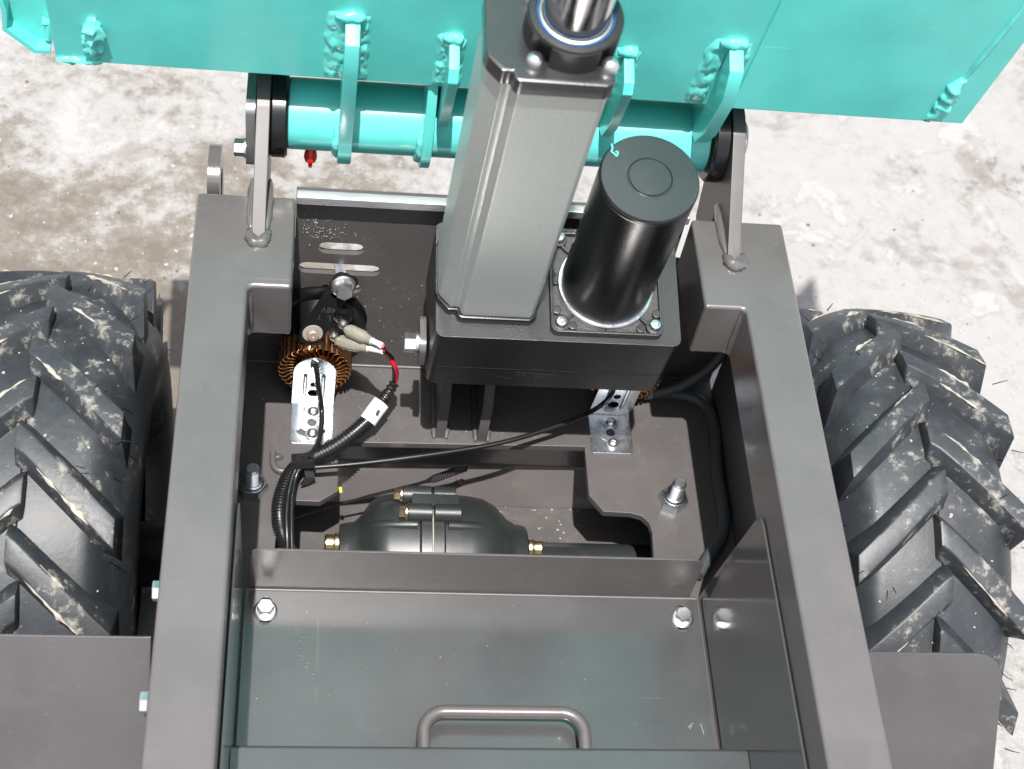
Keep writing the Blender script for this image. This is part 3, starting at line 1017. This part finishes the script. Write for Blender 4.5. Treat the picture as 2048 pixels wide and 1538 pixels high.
for sx, sn in ((.0485, .0132), (.1265, .0138), (.0490, .0915), (.1265, .0910)):
    MB().lathe([(.0032, .0072), (.0080, .0072), (.0082, .0060)], aloc(sx, sn, 0), A_U, 24).build("screw_boss", 'black', ACT)
    mb = MB().lathe([(.0083, .0052), (.0105, .0050), (.0118, .0040), (.0119, .0022), (.0106, .0020), (.0106, 0)], aloc(sx, sn, 0), A_U, 20)
    mb.build("mount_screw", 'zinc', ACT)
for sx, sn in ((.0585, .0120), (.1150, .0120), (.0455, .0255), (.1290, .0260)):
    MB().lathe([(.0032, .0036), (.0072, .0036), (.0074, .003)], aloc(sx, sn, 0), A_U, 16).build("plate_pad", 'black', ACT)
MB().lathe([(.0032, .0402), (.0090, .0402), (.0098, .0394), (.0100, .0372)], aloc(MX, MN, 0), A_U, 56).build("motor_ring", 'zinc', ACT)
MB().lathe([(.0040, MR), (MH - .0042, MR), (MH - .0040, MR - .0006), (MH - .0032, MR - .0006), (MH - .0030, MR), (MH - .0010, MR), (MH, MR - .0010)], aloc(MX, MN, 0), A_U, 64).build("motor_can", 'blackgloss', ACT)
MB().lathe([(MH + .0002, MR - .0012), (MH + .0010, MR - .0016), (MH + .0012, .0170), (MH + .0003, .0162), (MH + .0003, .0154), (MH + .0016, .0150), (MH + .0018, 0)], aloc(MX, MN, 0), A_U, 56).build("motor_cap", 'blackcap', ACT)
# curl of turquoise paint left on the motor cap
cpts = [at(px, py, p0=aloc(MX, MN, MH + .0016), nrm=A_U) for px, py in ((1223, 288), (1225, 296), (1223, 303), (1228, 307), (1233, 312), (1236, 305), (1231, 303))]
MB().tube(spline(cpts, 4), .0007, 6).build("paint_curl", 'teal', ACT)
# pivot bolt in its ear plate at the left
ez = .372; ey = .222
ear = MB().prism(rrect(ey - .0165, ey + .022, ez - .0165, ez + .0165, .010, 5), -.0605, -.0550, 'YZ', bev=.0008).build("pivot_ear", 'frame', ROOT); reg(ear)
mb = MB().lathe([(0, .0100), (.0022, .0100), (.0024, .0098)], (-.0608, ey, ez), (-1, 0, 0), 28)
mb.hexa((-.0632, ey, ez), (-1, 0, 0), .0150, .0095, rot=.25)
reg(mb.build("pivot_bolt", 'bolt', ROOT))
# screw heads under the housing's lower edge
for px, py in ((1083, 761), (1302, 770)):
    p = at(px, py, p0=aloc(0, .012, -.099), nrm=A_N)
    MB().lathe([(0, .0045), (.002, .0045), (.003, .003)], p, -A_U, 16).build("base_screw", 'bolt', ACT)

# ------------------------------------------------------------------ horn
HORN = empty("horn", ROOT); HORN.matrix_parent_inverse = INV
hc = at(640, 632, Y=.303)
hx, hzc = hc.x, hc.z
MB().lathe([(-.008, .012), (-.006, .030), (0, .0420), (.0035, .0430), (.006, .0405), (.0075, .0345), (.0062, .031), (.012, .026), (.020, .022), (.0225, .019), (.0225, 0)], (hx, .303, hzc), (0, -1, 0), 48).build("horn_disc", 'blackgloss', HORN)
rv = at(625, 665, Y=.277); bt = at(686, 570, Y=.2925)
sx_ = (bt - rv); L = sx_.length; sx_.normalize()
sy_ = (Vector((0, 1, 0)) - sx_ * sx_.y).normalized(); sz_ = sx_.cross(sy_)
ST = Matrix.Identity(4)
for i in range(3): ST[i][0] = sx_[i]; ST[i][1] = sy_[i]; ST[i][2] = sz_[i]; ST[i][3] = rv[i]
mb = MB().prism(rrect(-.013, L + .012, -.0115, .0115, .006, 4), -.001, .001, 'XZ', holes=[slot_loop((L - .011, 0), (L, 0), .0055)], bev=.0005, fr=ST)
mb.build("horn_strap", 'satin', HORN)
MB().lathe([(.0011, .0092), (.0018, .0092), (.0020, .0088), (.0020, .0054)], rv, -sy_, 28, cap=False).build("rivet_washer", 'gasket', HORN, smooth=22, wn=False)
MB().lathe([(.0011, .0052), (.0058, .0052), (.0064, .0046), (.0064, .0012), (.0058, .0008), (.0058, 0)], rv, -sy_, 28).build("horn_rivet", 'rivet', HORN, smooth=22, wn=False)
mb = MB().lathe([(.0012, .0112), (.0026, .0112), (.0034, .0100), (.0040, .0085)], bt, -sy_, 28)
mb.hexa(bt - sy_ * .0034, -sy_, .0140, .0098, rot=.52, cham=.08)
mb.build("horn_bolt", 'boltrust', HORN)
MB().cyl(bt + sy_ * .0012, bt + sy_ * .034, .0050, 20).build("bolt_shank", 'boltrust', HORN)
mb = MB().hexa(bt + sy_ * .0014, sy_, .0150, .0075, rot=.1); mb.build("spacer_nut", 'blackgloss', HORN)
# stamped letters on the strap
def letters(txt, along, side, size, par):
    cu = bpy.data.curves.new("stamped_letters", 'FONT')
    cu.body = txt; cu.size = size; cu.extrude = .00015; cu.align_x = 'CENTER'; cu.align_y = 'CENTER'
    tmp = bpy.data.objects.new("tmp", cu); COL.objects.link(tmp)
    me_ = bpy.data.meshes.new_from_object(tmp.evaluated_get(bpy.context.evaluated_depsgraph_get()))
    bpy.data.objects.remove(tmp)
    me_.materials.clear(); me_.materials.append(M['stamp'])
    o = bpy.data.objects.new("stamped_letters", me_); COL.objects.link(o); o.parent = par
    c = ST @ Vector((along, -.00105, side))
    # the stamping reads upside down from the rear of the machine
    zd = -sy_
    xd = Vector((-math.cos(R_(8)), 0, math.sin(R_(8)))); xd = (xd - zd * xd.dot(zd)).normalized(); yd = zd.cross(xd)
    mm = Matrix.Identity(4)
    for i in range(3): mm[i][0] = xd[i]; mm[i][1] = yd[i]; mm[i][2] = zd[i]; mm[i][3] = c[i]
    o.matrix_local = mm


letters("48V", L * .50, -.001, .0085, HORN)
letters("L  Y", L * .34, -.001, .0080, HORN)
# terminal block, sleeves, heat shrink
for (ax0, ay0), (sx1, sy1), (ex, ey_) in (((686, 655), (735, 678), (762, 690)), ((668, 679), (722, 694), (765, 702))):
    p0 = at(ax0, ay0, Y=.270); p1 = at(sx1, sy1, Y=.250); p2 = at(ex, ey_, Y=.236)
    MB().lathe([(.001, .0044), (.0036, .0044), (.0038, .0040), (.0055, .0036), (.0066, .0020), (.0068, 0)], p0 + Vector((0, .006, 0)), (0, -1, .1), 18).build("terminal_screw", 'bolt', HORN)
    d = (p1 - p0)
    MB().lathe([(-.004, .0085), (.001, .0085), (.002, .006)], p0 + Vector((0, .012, 0)), (0, -1, 0), 18).build("terminal_base", 'blackgloss', HORN)
    MB().tube([p0 + d * .12, p0 + d * .3, p0 + d * .85, p0 + d * 1.0, p1 + (p2 - p1) * .35], [.0032, .0060, .0060, .0042, .0036], 14).build("clear_sleeve", 'sleeve', HORN)
    MB().strip([p0 + Vector((0, -.001, 0)), p0 + d * .55], (0, 0, 1), .0075, .0012).build("terminal_blade", 'brass', HORN)
    MB().tube([p0 + d * .15, p0 + d * .9], .0026, 10).build("spade_terminal", 'brass', HORN)
    MB().tube([p1 + (p2 - p1) * .2, p2], .0028, 12).build("wire_shrink", 'white', HORN)
MB().lathe([(0, .0035), (.005, .0032), (.0055, .0046), (.009, .0046), (.0100, .003)], (at(620, 692, Y=.274).x, .280, at(620, 692, Y=.274).z), (0, -.85, -.5), 16).build("tuning_screw", 'brass', HORN)

# ------------------------------------------------------------------ work lamps: copper finned coolers on zinc brackets
fin_me = None


def lamp(cx, cz, y0, foot_l, foot_r, toe_y, top_z, lean):
    """y0 rear face of upright; foot corner xs at fold; top rounded"""
    global fin_me
    lam = empty("work_lamp", ROOT); lam.matrix_parent_inverse = INV
    MB().lathe([(.003, .0165), (.052, .0165)], (cx, y0 + .004, cz), (0, 1, 0), 32).build("lamp_core", 'finroot', lam)
    MB().lathe([(.046, .030), (.060, .033), (.075, .036), (.078, .030)], (cx, y0 + .004, cz), (0, 1, 0), 32).build("lamp_head", 'blackgloss', lam)
    if fin_me is None:
        mb = MB()
        # hooked fin, section in XZ, extruded along Y
        sec = [(.0160, 0), (.0210, .0004), (.0250, .0022), (.0285, .0048), (.0312, .0046), (.0330, .0022), (.0326, -.0004)]
        sec = [(p.x, p.y) for p in spline([Vector((a, b, 0)) for a, b in sec], 2)]
        vs = []
        for y in (0, .044):
            vs.append([mb.bm.verts.new((a, y, b)) for a, b in sec]); vs.append([mb.bm.verts.new((a + .0002, y, b + .00055)) for a, b in sec])
        n = len(sec)
        for i in range(n - 1):
            mb.bm.faces.new((vs[0][i], vs[0][i + 1], vs[2][i + 1], vs[2][i]))
            mb.bm.faces.new((vs[1][i], vs[3][i], vs[3][i + 1], vs[1][i + 1]))
            mb.bm.faces.new((vs[0][i], vs[1][i], vs[1][i + 1], vs[0][i + 1]))
            mb.bm.faces.new((vs[2][i], vs[2][i + 1], vs[3][i + 1], vs[3][i]))
        bmesh.ops.recalc_face_normals(mb.bm, faces=mb.bm.faces[:])
        fin_me = mb.mesh("fin", 'copper', 60)
    for k in range(32):
        f_ = bpy.data.objects.new("fin", fin_me); COL.objects.link(f_); f_.parent = lam
        f_.matrix_local = Matrix.Translation((cx, y0 + .004, cz)) @ Matrix.Rotation(2 * math.pi * k / 32, 4, 'Y')
    # bracket: foot on the floor and upright with rounded top, swaged ridges
    wL, wR = foot_l, foot_r
    hw = (wR - wL) / 2
    zt = top_z
    sk = lean
    up = [(wL, ZF + .0012), (wR, ZF + .0012), (wR + sk, zt - .021)] + [((wL + wR) / 2 + sk + hw * math.cos(R_(a)), zt - .021 + .021 * math.sin(R_(a))) for a in range(15, 180, 15)] + [(wL + sk, zt - .021)]
    mx_ = (wL + wR) / 2
    h = [arc(mx_ + sk * .35, ZF + .018, .0052, 0, 337, 15), arc(mx_ + sk * .7, ZF + .031, .0034, 0, 337, 15)]
    MB().prism(up, y0 - .0016, y0, 'XZ', holes=h, bev=.0003).build("bracket_upright", 'zinc', lam)
    for sgn in (-1, 1):
        a = Vector((mx_ + sgn * hw * .42 + sk * .3, y0 - .0016, ZF + .010)); b = Vector((mx_ + sgn * hw * .42 + sk * .9, y0 - .0016, zt - .022))
        MB().tube([a, a.lerp(b, .1), a.lerp(b, .9), b], [.0004, .0020, .0020, .0004], 10).build("bracket_ridge", 'zinc', lam)
    MB().tube([(wL, y0 - .001, ZF + .0016), (wR, y0 - .001, ZF + .0016)], .0013, 8).build("bracket_fold", 'zinc', lam)
    fh = [arc(mx_, (y0 + toe_y) / 2 + .0005, .0042, 0, 337, 15), ]
    sy = toe_y + .0105
    fh.append([(mx_ - .0125, sy + .004)] + [(mx_ - .0105 + .0035 * math.cos(R_(a)), sy + .0035 + .0035 * math.sin(R_(a))) for a in (150, 200, 250)] + [(mx_, sy - .005), (mx_ + .0085, sy + .0005), (mx_ + .0130, sy + .003), (mx_ + .0125, sy + .0065), (mx_ + .006, sy + .004), (mx_, sy + .002), (mx_ - .006, sy + .004), (mx_ - .010, sy + .0065)])
    MB().prism(rrect(wL, wR, toe_y, y0 - .0012, .003, 3, (1, 1, 0, 0)), ZF + .0003, ZF + .0019, 'XY', holes=fh, bev=.0003).build("bracket_foot", 'zinc', lam)
    for yy in (sy, y0 - (y0 - toe_y) * .26):
        mb = MB().lathe([(0, .0066), (.0010, .0066), (.0012, .0052), (.0030, .0050), (.0044, .0038), (.0048, .0020), (.0036, .0014), (.0036, 0)], (mx_ + .001, yy, ZF + .0021), (0, 0, 1), 20)
        mb.build("bracket_screw", 'bolt', lam)
    mb = MB().lathe([(0, .0046), (.002, .0044), (.0034, .003), (.0036, 0)], (mx_ + sk, y0 - .0018, zt - .009), (0, -1, 0), 18)
    mb.build("lamp_screw", 'bolt', lam)
    return lam


l1 = lamp(-.1470, .2655, .2650, -.1673, -.1280, .2172, .2905, .001)
l2 = lamp(.1440, .2690, .2646, .1160, .1564, .2180, .2930, .0045)

# ------------------------------------------------------------------ cables and harness
def cable(name, pts, r, mat, par=None, n=10, seg=8):
    o = MB().tube(spline(pts, seg), r, n).build(name, mat, par or ROOT)
    if par is None: reg(o)
    return o


HAR = empty("wiring_harness", ROOT); HAR.matrix_parent_inverse = INV
w0 = at(764, 691, Y=.236); w1 = at(766, 702, Y=.236)
j = at(789, 766, Z=.275)
cable("red_wire", [w0, at(777, 712, Z=.315), at(791, 735, Z=.300), at(793, 752, Z=.285), j], .0021, 'redwire', HAR)
cable("black_wire", [w1, at(783, 715, Z=.312), at(788, 740, Z=.295), at(788, 755, Z=.284), j], .0019, 'wire', HAR)
tp = [j, at(774, 790, Z=.266), at(760, 808, Z=.258)]
mb = MB(); pp = spline(tp, 14)
mb.tube(pp, [.0042 + .0007 * math.sin(i * 1.3) + .0016 * i / len(pp) for i in range(len(pp))], 12).build("tape_wrap", 'conduit', HAR)
lab = [at(763, 805, Z=.2585), at(750, 822, Z=.2545), at(735, 843, Z=.250)]
MB().tube(spline(lab, 4), .0082, 16).build("label_wrap", 'white', HAR)
lm = at(756, 826, Z=.2615)
MB().strip([at(753, 829, Z=.2625), at(758, 820, Z=.2635)], (1, .6, 0), .0025, .0004).build("label_print", 'ink', HAR)
cp = [at(737, 840, Z=.2505), at(705, 868, Z=.244), at(665, 896, Z=.239), at(628, 915, Z=.236), at(600, 930, Z=.234), at(580, 952, Z=.233), at(566, 985, Z=.231), at(559, 1020, Z=.229), at(562, 1055, Z=.222), at(572, 1090, Z=.212), at(585, 1120, Z=.19)]
pp = spline(cp, 26)
MB().tube(pp, [.0066 + (.0012 if i % 4 < 2 else -.0002) for i in range(len(pp))], 14).build("corrugated_conduit", 'conduit', HAR, smooth=30)
# cable tie
tc = at(606, 922, Z=.246)
fr = Matrix.Translation(tc) @ Matrix.Rotation(R_(6), 4, 'Z') @ Matrix.Rotation(R_(-30), 4, 'X')
mb = MB().prism(rrect(-.0100, .0100, -.0090, .0090, .0018, 3), -.0035, .0035, 'XY', holes=[rrect(-.0065, .0065, -.0042, .0038, .0005, 2)], bev=.0008, fr=fr)
mb.box(-.0060, .0060, -.0035, .0035, -.002, .0005, .0003, fr=fr)
mb.build("cable_tie", 'conduit', HAR)
MB().strip([tc + Vector((.004, -.002, -.004)), tc + Vector((.007, -.012, -.008)), tc + Vector((.002, -.013, -.018))], (1, .5, 0), .009, .0016).build("tie_strap", 'conduit', HAR)

# thin lamp leads
cable("lamp_lead", [at(631, 728, Y=.260), at(634, 745, Y=.256), at(637, 775, Y=.250), at(643, 815, Z=.240), at(643, 850, Z=.236), at(636, 885, Z=.238), at(618, 912, Z=.244), at(597, 930, Z=.246), at(585, 955, Z=.243), at(577, 990, Z=.240), at(573, 1030, Z=.238), at(574, 1068, Z=.233), at(575, 1105, Z=.225)], .0023, 'wire')
cable("lamp_lead", [at(1229, 772, Y=.255), at(1222, 790, Y=.250), at(1200, 812, Z=.254), at(1160, 834, Z=.252), at(1100, 857, Z=.250), at(1000, 886, Z=.249), at(870, 908, Z=.248), at(740, 925, Z=.246), at(640, 934, Z=.245), at(603, 936, Z=.245), at(590, 960, Z=.240), at(584, 1000, Z=.238), at(583, 1050, Z=.235), at(584, 1105, Z=.228)], .0023, 'wire')
# knotted lead end on the left lamp
MB().tube([at(628, 718, Y=.2615), at(636, 722, Y=.260), at(627, 729, Y=.2595), at(637, 735, Y=.259), at(629, 741, Y=.258)], .0012, 8).build("lead_knot", 'zinc', HAR)
# thick sheathed cables on the right
cable("motor_cable", [at(1288, 789, Z=.232), at(1312, 787, Z=.234), at(1345, 778, Z=.240), at(1380, 762, Z=.252), at(1420, 735, Z=.268), at(1450, 700, Z=.285)], .0052, 'rubber', n=14)
cable("power_cable", [at(1300, 786, Z=.227), at(1345, 788, Z=.227), at(1390, 797, Z=.227), at(1420, 825, Z=.227), at(1431, 870, Z=.227), at(1433, 920, Z=.227), at(1436, 960, Z=.227), at(1444, 1005, Z=.227), at(1448, 1045, Z=.227), at(1440, 1080, Z=.228), at(1418, 1113, Z=.229), at(1395, 1150, Z=.230)], .0059, 'rubber', n=14)
# loose cable tie under the floor
a = at(575, 1040, Z=.150); b = at(690, 1005, Z=.165); c = at(835, 968, Z=.178); d = at(912, 942, Z=.183); e = at(936, 934, Z=.184)
pp = spline([a, b, c, d, e], 6)
ww = [.0020 if i < 8 else (.0032 if i < 14 else .0085) for i in range(len(pp))]; ww[-1] = .002
reg(MB().strip(pp, (.35, .5, .8), ww, .0012).build("tie_tail", 'conduit', ROOT))
for k in range(9):
    p = d.lerp(c, .05 + .07 * k) + Vector((0, -.0012, .0012))
    reg(MB().strip([p + Vector((-.001, -.002, -.003)), p + Vector((.001, .002, .003))], (1, 0, 0), .0008, .0008).build("tie_tooth", 'stamp', ROOT))

# ------------------------------------------------------------------ differential casting under the opening
DIF = empty("axle_casing", ROOT); DIF.matrix_parent_inverse = INV
dzc = .118
dcy = .158
dxm = at(862, 1000, Z=dzc + .05).x
K = 1.22
prof = [(-.0700, .020), (-.0695, .026), (-.0640, .0275), (-.0580, .0285), (-.0535, .0330), (-.0460, .0440), (-.0400, .0485), (-.0320, .0508), (-.0100, .0520), (-.0085, .0545), (-.0007, .0548)]
mb = MB().lathe([(a * K, b * K) for a, b in prof], (dxm, dcy, dzc), (1, 0, 0), 48)
mb.build("casing_half", 'diff', DIF, smooth=45)
prof2 = [(.0007, .0548), (.0085, .0545), (.0100, .0520), (.0300, .0512), (.0420, .0492), (.0520, .0440), (.0620, .0335), (.0680, .0300), (.0760, .0285), (.0775, .0270), (.0780, .020)]
MB().lathe([(a * K, b * K) for a, b in prof2], (dxm, dcy, dzc), (1, 0, 0), 48).build("casing_half", 'diff', DIF, smooth=45)
MB().lathe([(-.0006, .0540 * K), (-.0006, .0550 * K), (.0006, .0550 * K), (.0006, .0540 * K)], (dxm, dcy, dzc), (1, 0, 0), 48, cap=False).build("sealant_line", 'gasket', DIF)
# raised ridges on the casing
for sx in (-1, 1):
    mb = MB()
    mb.tube(spline([(dxm + sx * .058, dcy + .006, dzc + .044), (dxm + sx * .050, dcy + .003, dzc + .0545), (dxm + sx * .034, dcy + .001, dzc + .0600), (dxm + sx * .014, dcy, dzc + .0625)], 6), .0052, 10)
    mb.build("casing_ridge", 'diff', DIF)
# bolt bosses at the top
for yy, zz, x0, x1 in ((dcy + .010, dzc + .0680, -.024, .026), (dcy + .034, dzc + .0610, -.028, .022)):
    mb = MB().cyl((dxm + x0, yy, zz), (dxm - .001, yy, zz), .0090, 24).cyl((dxm + .001, yy, zz), (dxm + x1, yy, zz), .0090, 24)
    mb.build("bolt_boss", 'diff', DIF)
    MB().box(dxm + x0 * .6, dxm + x1 * .6, yy - .007, yy + .007, zz - .016, zz - .003, .001).build("boss_web", 'diff', DIF)
    mb = MB().lathe([(0, .0072), (.0016, .0072), (.0022, .0064)], (dxm + x0 - .0003, yy, zz), (-1, 0, 0), 20)
    mb.hexa((dxm + x0 - .002, yy, zz), (-1, 0, 0), .0104, .0062, rot=.2)
    mb.build("casing_bolt", 'brass', DIF)
MB().prism(rrect(-.020, .024, -.006, .006, .002, 3), .054, .0735, 'XY', bev=.0015, fr=Matrix.Translation((dxm, dcy + .022, dzc))).build("breather_block", 'diff', DIF)
for s in (-1, 1):
    xa = dxm + (-.0702 if s < 0 else .0782) * K
    mb = MB().lathe([(0, .0096), (.003, .0100), (.0045, .0092)], (xa, dcy + .002, dzc + .0225), (s, 0, 0), 24)
    mb.cyl((xa + s * .004, dcy + .002, dzc + .0225), (xa + s * .0135, dcy + .002, dzc + .0225), .0086, 24, .0015)
    mb.build("side_bolt", 'brass', DIF)
mb = MB().cyl((dxm + .094, dcy - .002, dzc - .004), (.33, dcy - .002, dzc - .004), .0235, 32)
mb.build("axle_tube", 'diff', DIF)
mb = MB().lathe([(0, .0255), (.03, .0255), (.048, .022), (.052, .016)], (-.33, dcy - .002, dzc - .004), (1, 0, 0), 32)
mb.lathe([(0, .0235), (.085, .0235), (.105, .030), (.1105, .026)], (-.278, dcy - .002, dzc - .004), (1, 0, 0), 32)
mb.build("axle_tube", 'diff', DIF)
# yellow paint mark on the plate edge
p = at(680, 974, Z=ZF - .004)
MB().tube([p, p + Vector((.001, -.004, -.003))], .0016, 6).build("paint_mark", 'yellow', DIF)

# ------------------------------------------------------------------ wheels
WY, WZ = .140, .146
RB, RO = .2415, .2565


def rcar(x):
    ax_ = abs(x)
    if ax_ < .05: return RB - .0035 * (ax_ / .05) ** 2
    if ax_ < .071: q = (ax_ - .05) / .021; return RB - .0035 - .020 * q ** 1.7
    return RB - .0235


def lug_mesh(sgn):
    mb = MB(); bmx = mb.bm
    N = 11
    rings = []
    for i in range(N):
        q = i / (N - 1)
        x = -.005 + .0795 * q
        th = -x * .98 / .25
        if q < .08: th = -x * .4 / .25
        rtop = RO - .0045 * (x / .0745) ** 2
        rbot = rcar(x) - .004
        if i == N - 1: rbot -= .02
        wt = .0205 + .003 * q; wb = .0460 + .004 * q
        ring = []
        for (w, r, k) in ((-.5 * wb, rbot, 0), (-.5 * wt, rtop, 1), (.5 * wt, rtop, 1), (.5 * wb, rbot, 0)):
            t = th + w / .25 * 1.0
            xx = x + (0 if i < N - 1 else (.0022 if k == 0 else 0))
            ring.append(bmx.verts.new((sgn * xx, r * math.sin(t), r * math.cos(t))))
        rings.append(ring)
    fs = []
    for a, b in zip(rings, rings[1:]):
        for k in range(4):
            fs.append(bmx.faces.new((a[k], a[(k + 1) % 4], b[(k + 1) % 4], b[k])))
    fs.append(bmx.faces.new(rings[0])); fs.append(bmx.faces.new(rings[-1]))
    bmesh.ops.recalc_face_normals(bmx, faces=fs)
    es = [e for e in bmx.edges if len(e.link_faces) == 2 and e.calc_face_angle(0) > R_(35)]
    bmesh.ops.bevel(bmx, geom=es, offset=.0018, segments=2, profile=.6, affect='EDGES', clamp_overlap=True)
    bmesh.ops.subdivide_edges(bmx, edges=[e for e in bmx.edges if e.calc_length() > .012], cuts=1, use_grid_fill=True)
    return mb.mesh("tread_lug", 'tyre', 40)


lugL, lugR = lug_mesh(-1), lug_mesh(1)
prof = []
for k in range(-14, 15):
    x = .071 * k / 14
    prof.append((x, rcar(x)))
side = [(.0775, .207), (.0840, .190), (.0860, .172), (.0825, .155), (.074, .143), (.061, .136)]
prof = [(-a, b) for a, b in side[::-1]] + prof + side


def wheel(s):
    wh = empty("wheel", ROOT); wh.matrix_parent_inverse = INV
    wh.location = (s * .370, WY, WZ)
    if True:
        t = MB().lathe(prof, (0, 0, 0), (1, 0, 0), 120, cap=False).build("tyre", 'tyre', wh, smooth=50)
        MB().lathe([(-.058, .140), (-.056, .133), (-.030, .122), (.0, .120), (.030, .122), (.056, .133), (.058, .140)], (0, 0, 0), (1, 0, 0), 64, cap=False).build("rim", 'black', wh)
        MB().lathe([(-s * .0, .121), (-s * .01, .10), (-s * .02, .06), (-s * .03, .03), (-s * .12, .03)], (0, 0, 0), (1, 0, 0), 48).build("hub", 'satin', wh)
    off = 26.5 if s > 0 else 19.5
    for k in range(18):
        for me_, o2 in ((lugL, 0), (lugR, 10.0)):
            l = bpy.data.objects.new("tread_lug", me_); COL.objects.link(l); l.parent = wh
            # positive angle about -X carries the top forward
            l.matrix_local = Matrix.Rotation(-R_(k * 20 + off + o2), 4, 'X')
    # moulding hairs
    mb = MB()
    for k in range(70):
        a = 2 * math.pi * k / 70 + random.uniform(-.02, .02)
        sx = random.choice((-1, 1))
        x = sx * random.uniform(.066, .074)
        r = RO - .006 if random.random() < .5 else rcar(x)
        p = Vector((x, r * math.sin(a), r * math.cos(a)))
        dirv = (Vector((sx * random.uniform(.5, 1.2), 0, 0)) + Vector((0, math.sin(a), math.cos(a))) * random.uniform(.1, .7) + Vector((random.gauss(0, .2), random.gauss(0, .25), random.gauss(0, .2)))).normalized()
        L = random.uniform(.006, .013)
        mb.tube([p - dirv * .002, p + dirv * L * .5, p + dirv * L + Vector((0, 0, random.uniform(-.002, .002)))], [.0006, .0005, .0003], 4)
    for k in range(22):
        a = 2 * math.pi * k / 22 + random.uniform(-.03, .03)
        x = random.uniform(-.06, .06); r = RO - .002
        p = Vector((x, r * math.sin(a), r * math.cos(a)))
        dirv = Vector((random.gauss(0, .7), math.sin(a) * .5 + random.gauss(0, .5), math.cos(a) * .5)).normalized()
        mb.tube([p - dirv * .002, p + dirv * .004, p + dirv * .008], [.0006, .0005, .0003], 4)
    h = mb.build("mould_hair", 'wire', wh, smooth=0); h['kind'] = 'stuff'
    # ragged flash line round the middle of the tread
    mb = MB()
    for seg in range(9):
        a0 = seg * 40 + random.uniform(0, 8)
        pts = []
        for q in range(14):
            a = R_(a0 + q * 2.6)
            r = RB + .0003
            pts.append((random.uniform(-.0012, .0012), r * math.sin(a), r * math.cos(a)))
        mb.tube(pts, [.0008] * 14, 5)
    mb.build("mould_seam", 'wire', wh, smooth=0)
    # mud caked along the lug edges
    mb = MB()
    for k in range(18):
        for side_ in (-1, 1):
            th0 = R_(k * 20 + off + (10 if side_ > 0 else 0))
            for ed in (-1, 1):
                if random.random() < .25: continue
                q0 = random.uniform(0, .5); q1 = min(1, q0 + random.uniform(.25, .7))
                n_ = 22; pts = []; rad = []
                for i_ in range(n_ + 1):
                    q = q0 + (q1 - q0) * i_ / n_
                    x = .074 * q
                    th = th0 - x * .98 / .25 + ed * (.0105 + .0015 * q + .0006) / .25
                    r = RO - .0045 * q * q - .0012
                    pts.append((side_ * x, r * math.sin(th), r * math.cos(th)))
                    rad.append(max(.00015, .0011 + .0016 * noise.noise(Vector((k * 3.1 + q * 9, side_ * 5 + ed, off)))) * min(1, i_ / 3 + .05, (n_ - i_) / 3 + .05))
                mb.tube(pts, rad, 6, jit=.9)
    for k in range(160):
        a = random.uniform(-1.2, 1.4)
        x = random.uniform(-.07, .07)
        r = rcar(x)
        lump(mb.bm, (x, r * math.sin(a), r * math.cos(a)), .0004 + .0012 * random.random() ** 3, .7, .35)
    md = mb.build("caked_mud", 'mud', wh, smooth=60); md['kind'] = 'stuff'
    return wh


wheel(1)
wheel(-1)

# ------------------------------------------------------------------ loose bits lying in the chassis
db = bmesh.new()
for _ in range(110):
    px = random.uniform(930, 1175); py = random.uniform(984, 1085)
    if px > 1120 and random.random() < .3: continue
    p = at(px, py, Z=.1122)
    if p.y > .234: continue
    lump(db, p, .0004 + .0010 * random.random() ** 4, .7)
for _ in range(240):
    px = random.uniform(500, 1420); py = random.uniform(740, 900)
    p = at(px, py, Z=ZF + .0003)
    if p.y < .225: continue
    lump(db, p, .00022 + .0004 * random.random() ** 3, .7)
for _ in range(34):
    px = random.uniform(500, 1400); py = random.uniform(1210, 1480)
    p = at(px, py, Z=ZC + .0003)
    lump(db, p, .00022 + .0005 * random.random() ** 4, .6)
for _ in range(110):
    a_ = abs(random.gauss(0, .5))
    p = at(606 + 95 * a_, 456 + random.gauss(0, 13) + 16 * a_, Y=.3117)
    lump(db, p, .00025 + .0005 * random.random() ** 3, 1)
for _ in range(160):
    p = at(random.uniform(560, 860), random.uniform(560, 720), Y=.3117)
    lump(db, p, .00018 + .00035 * random.random() ** 3, 1)
me = bpy.data.meshes.new("dirt_crumbs"); db.to_mesh(me); db.free(); me.materials.append(M['mud'])
o = bpy.data.objects.new("dirt_crumbs", me); COL.objects.link(o)
o['kind'] = 'stuff'; o['label'] = 'pale dirt crumbs scattered in the bottom of the chassis'; o['category'] = 'dirt'
pb = bmesh.new(); lump(pb, at(1155, 985, Z=.116), .0042, .8, .2)
bmesh.ops.subdivide_edges(pb, edges=pb.edges[:], cuts=1, smooth=.6)
me = bpy.data.meshes.new("pebble"); pb.to_mesh(me); pb.free(); me.materials.append(M['mud']); me.shade_smooth()
o = bpy.data.objects.new("pebble", me); COL.objects.link(o)
o['label'] = 'small pale pebble lying on the skid plate beside the floor opening'; o['category'] = 'pebble'
wpts = [at(998, 985, Z=.1135), at(1008, 985.5, Z=.1142), at(1018, 984, Z=.1142), at(1025, 981, Z=.1135)]
wo = MB().tube(spline(wpts, 5), .0011, 8).build("wire_offcut", 'red')
wo['label'] = 'short rusty red wire offcut lying on the skid plate'; wo['category'] = 'wire'
tw = [at(912, 960, Z=.140), at(920, 966, Z=.133), at(934, 975, Z=.122), at(945, 983, Z=.114)]
tg = MB().tube(spline(tw, 4), .0006, 6).build("plant_stalk", 'mud')
tg['label'] = 'thin dry plant stalk lying against the under-floor beam'; tg['category'] = 'twig'
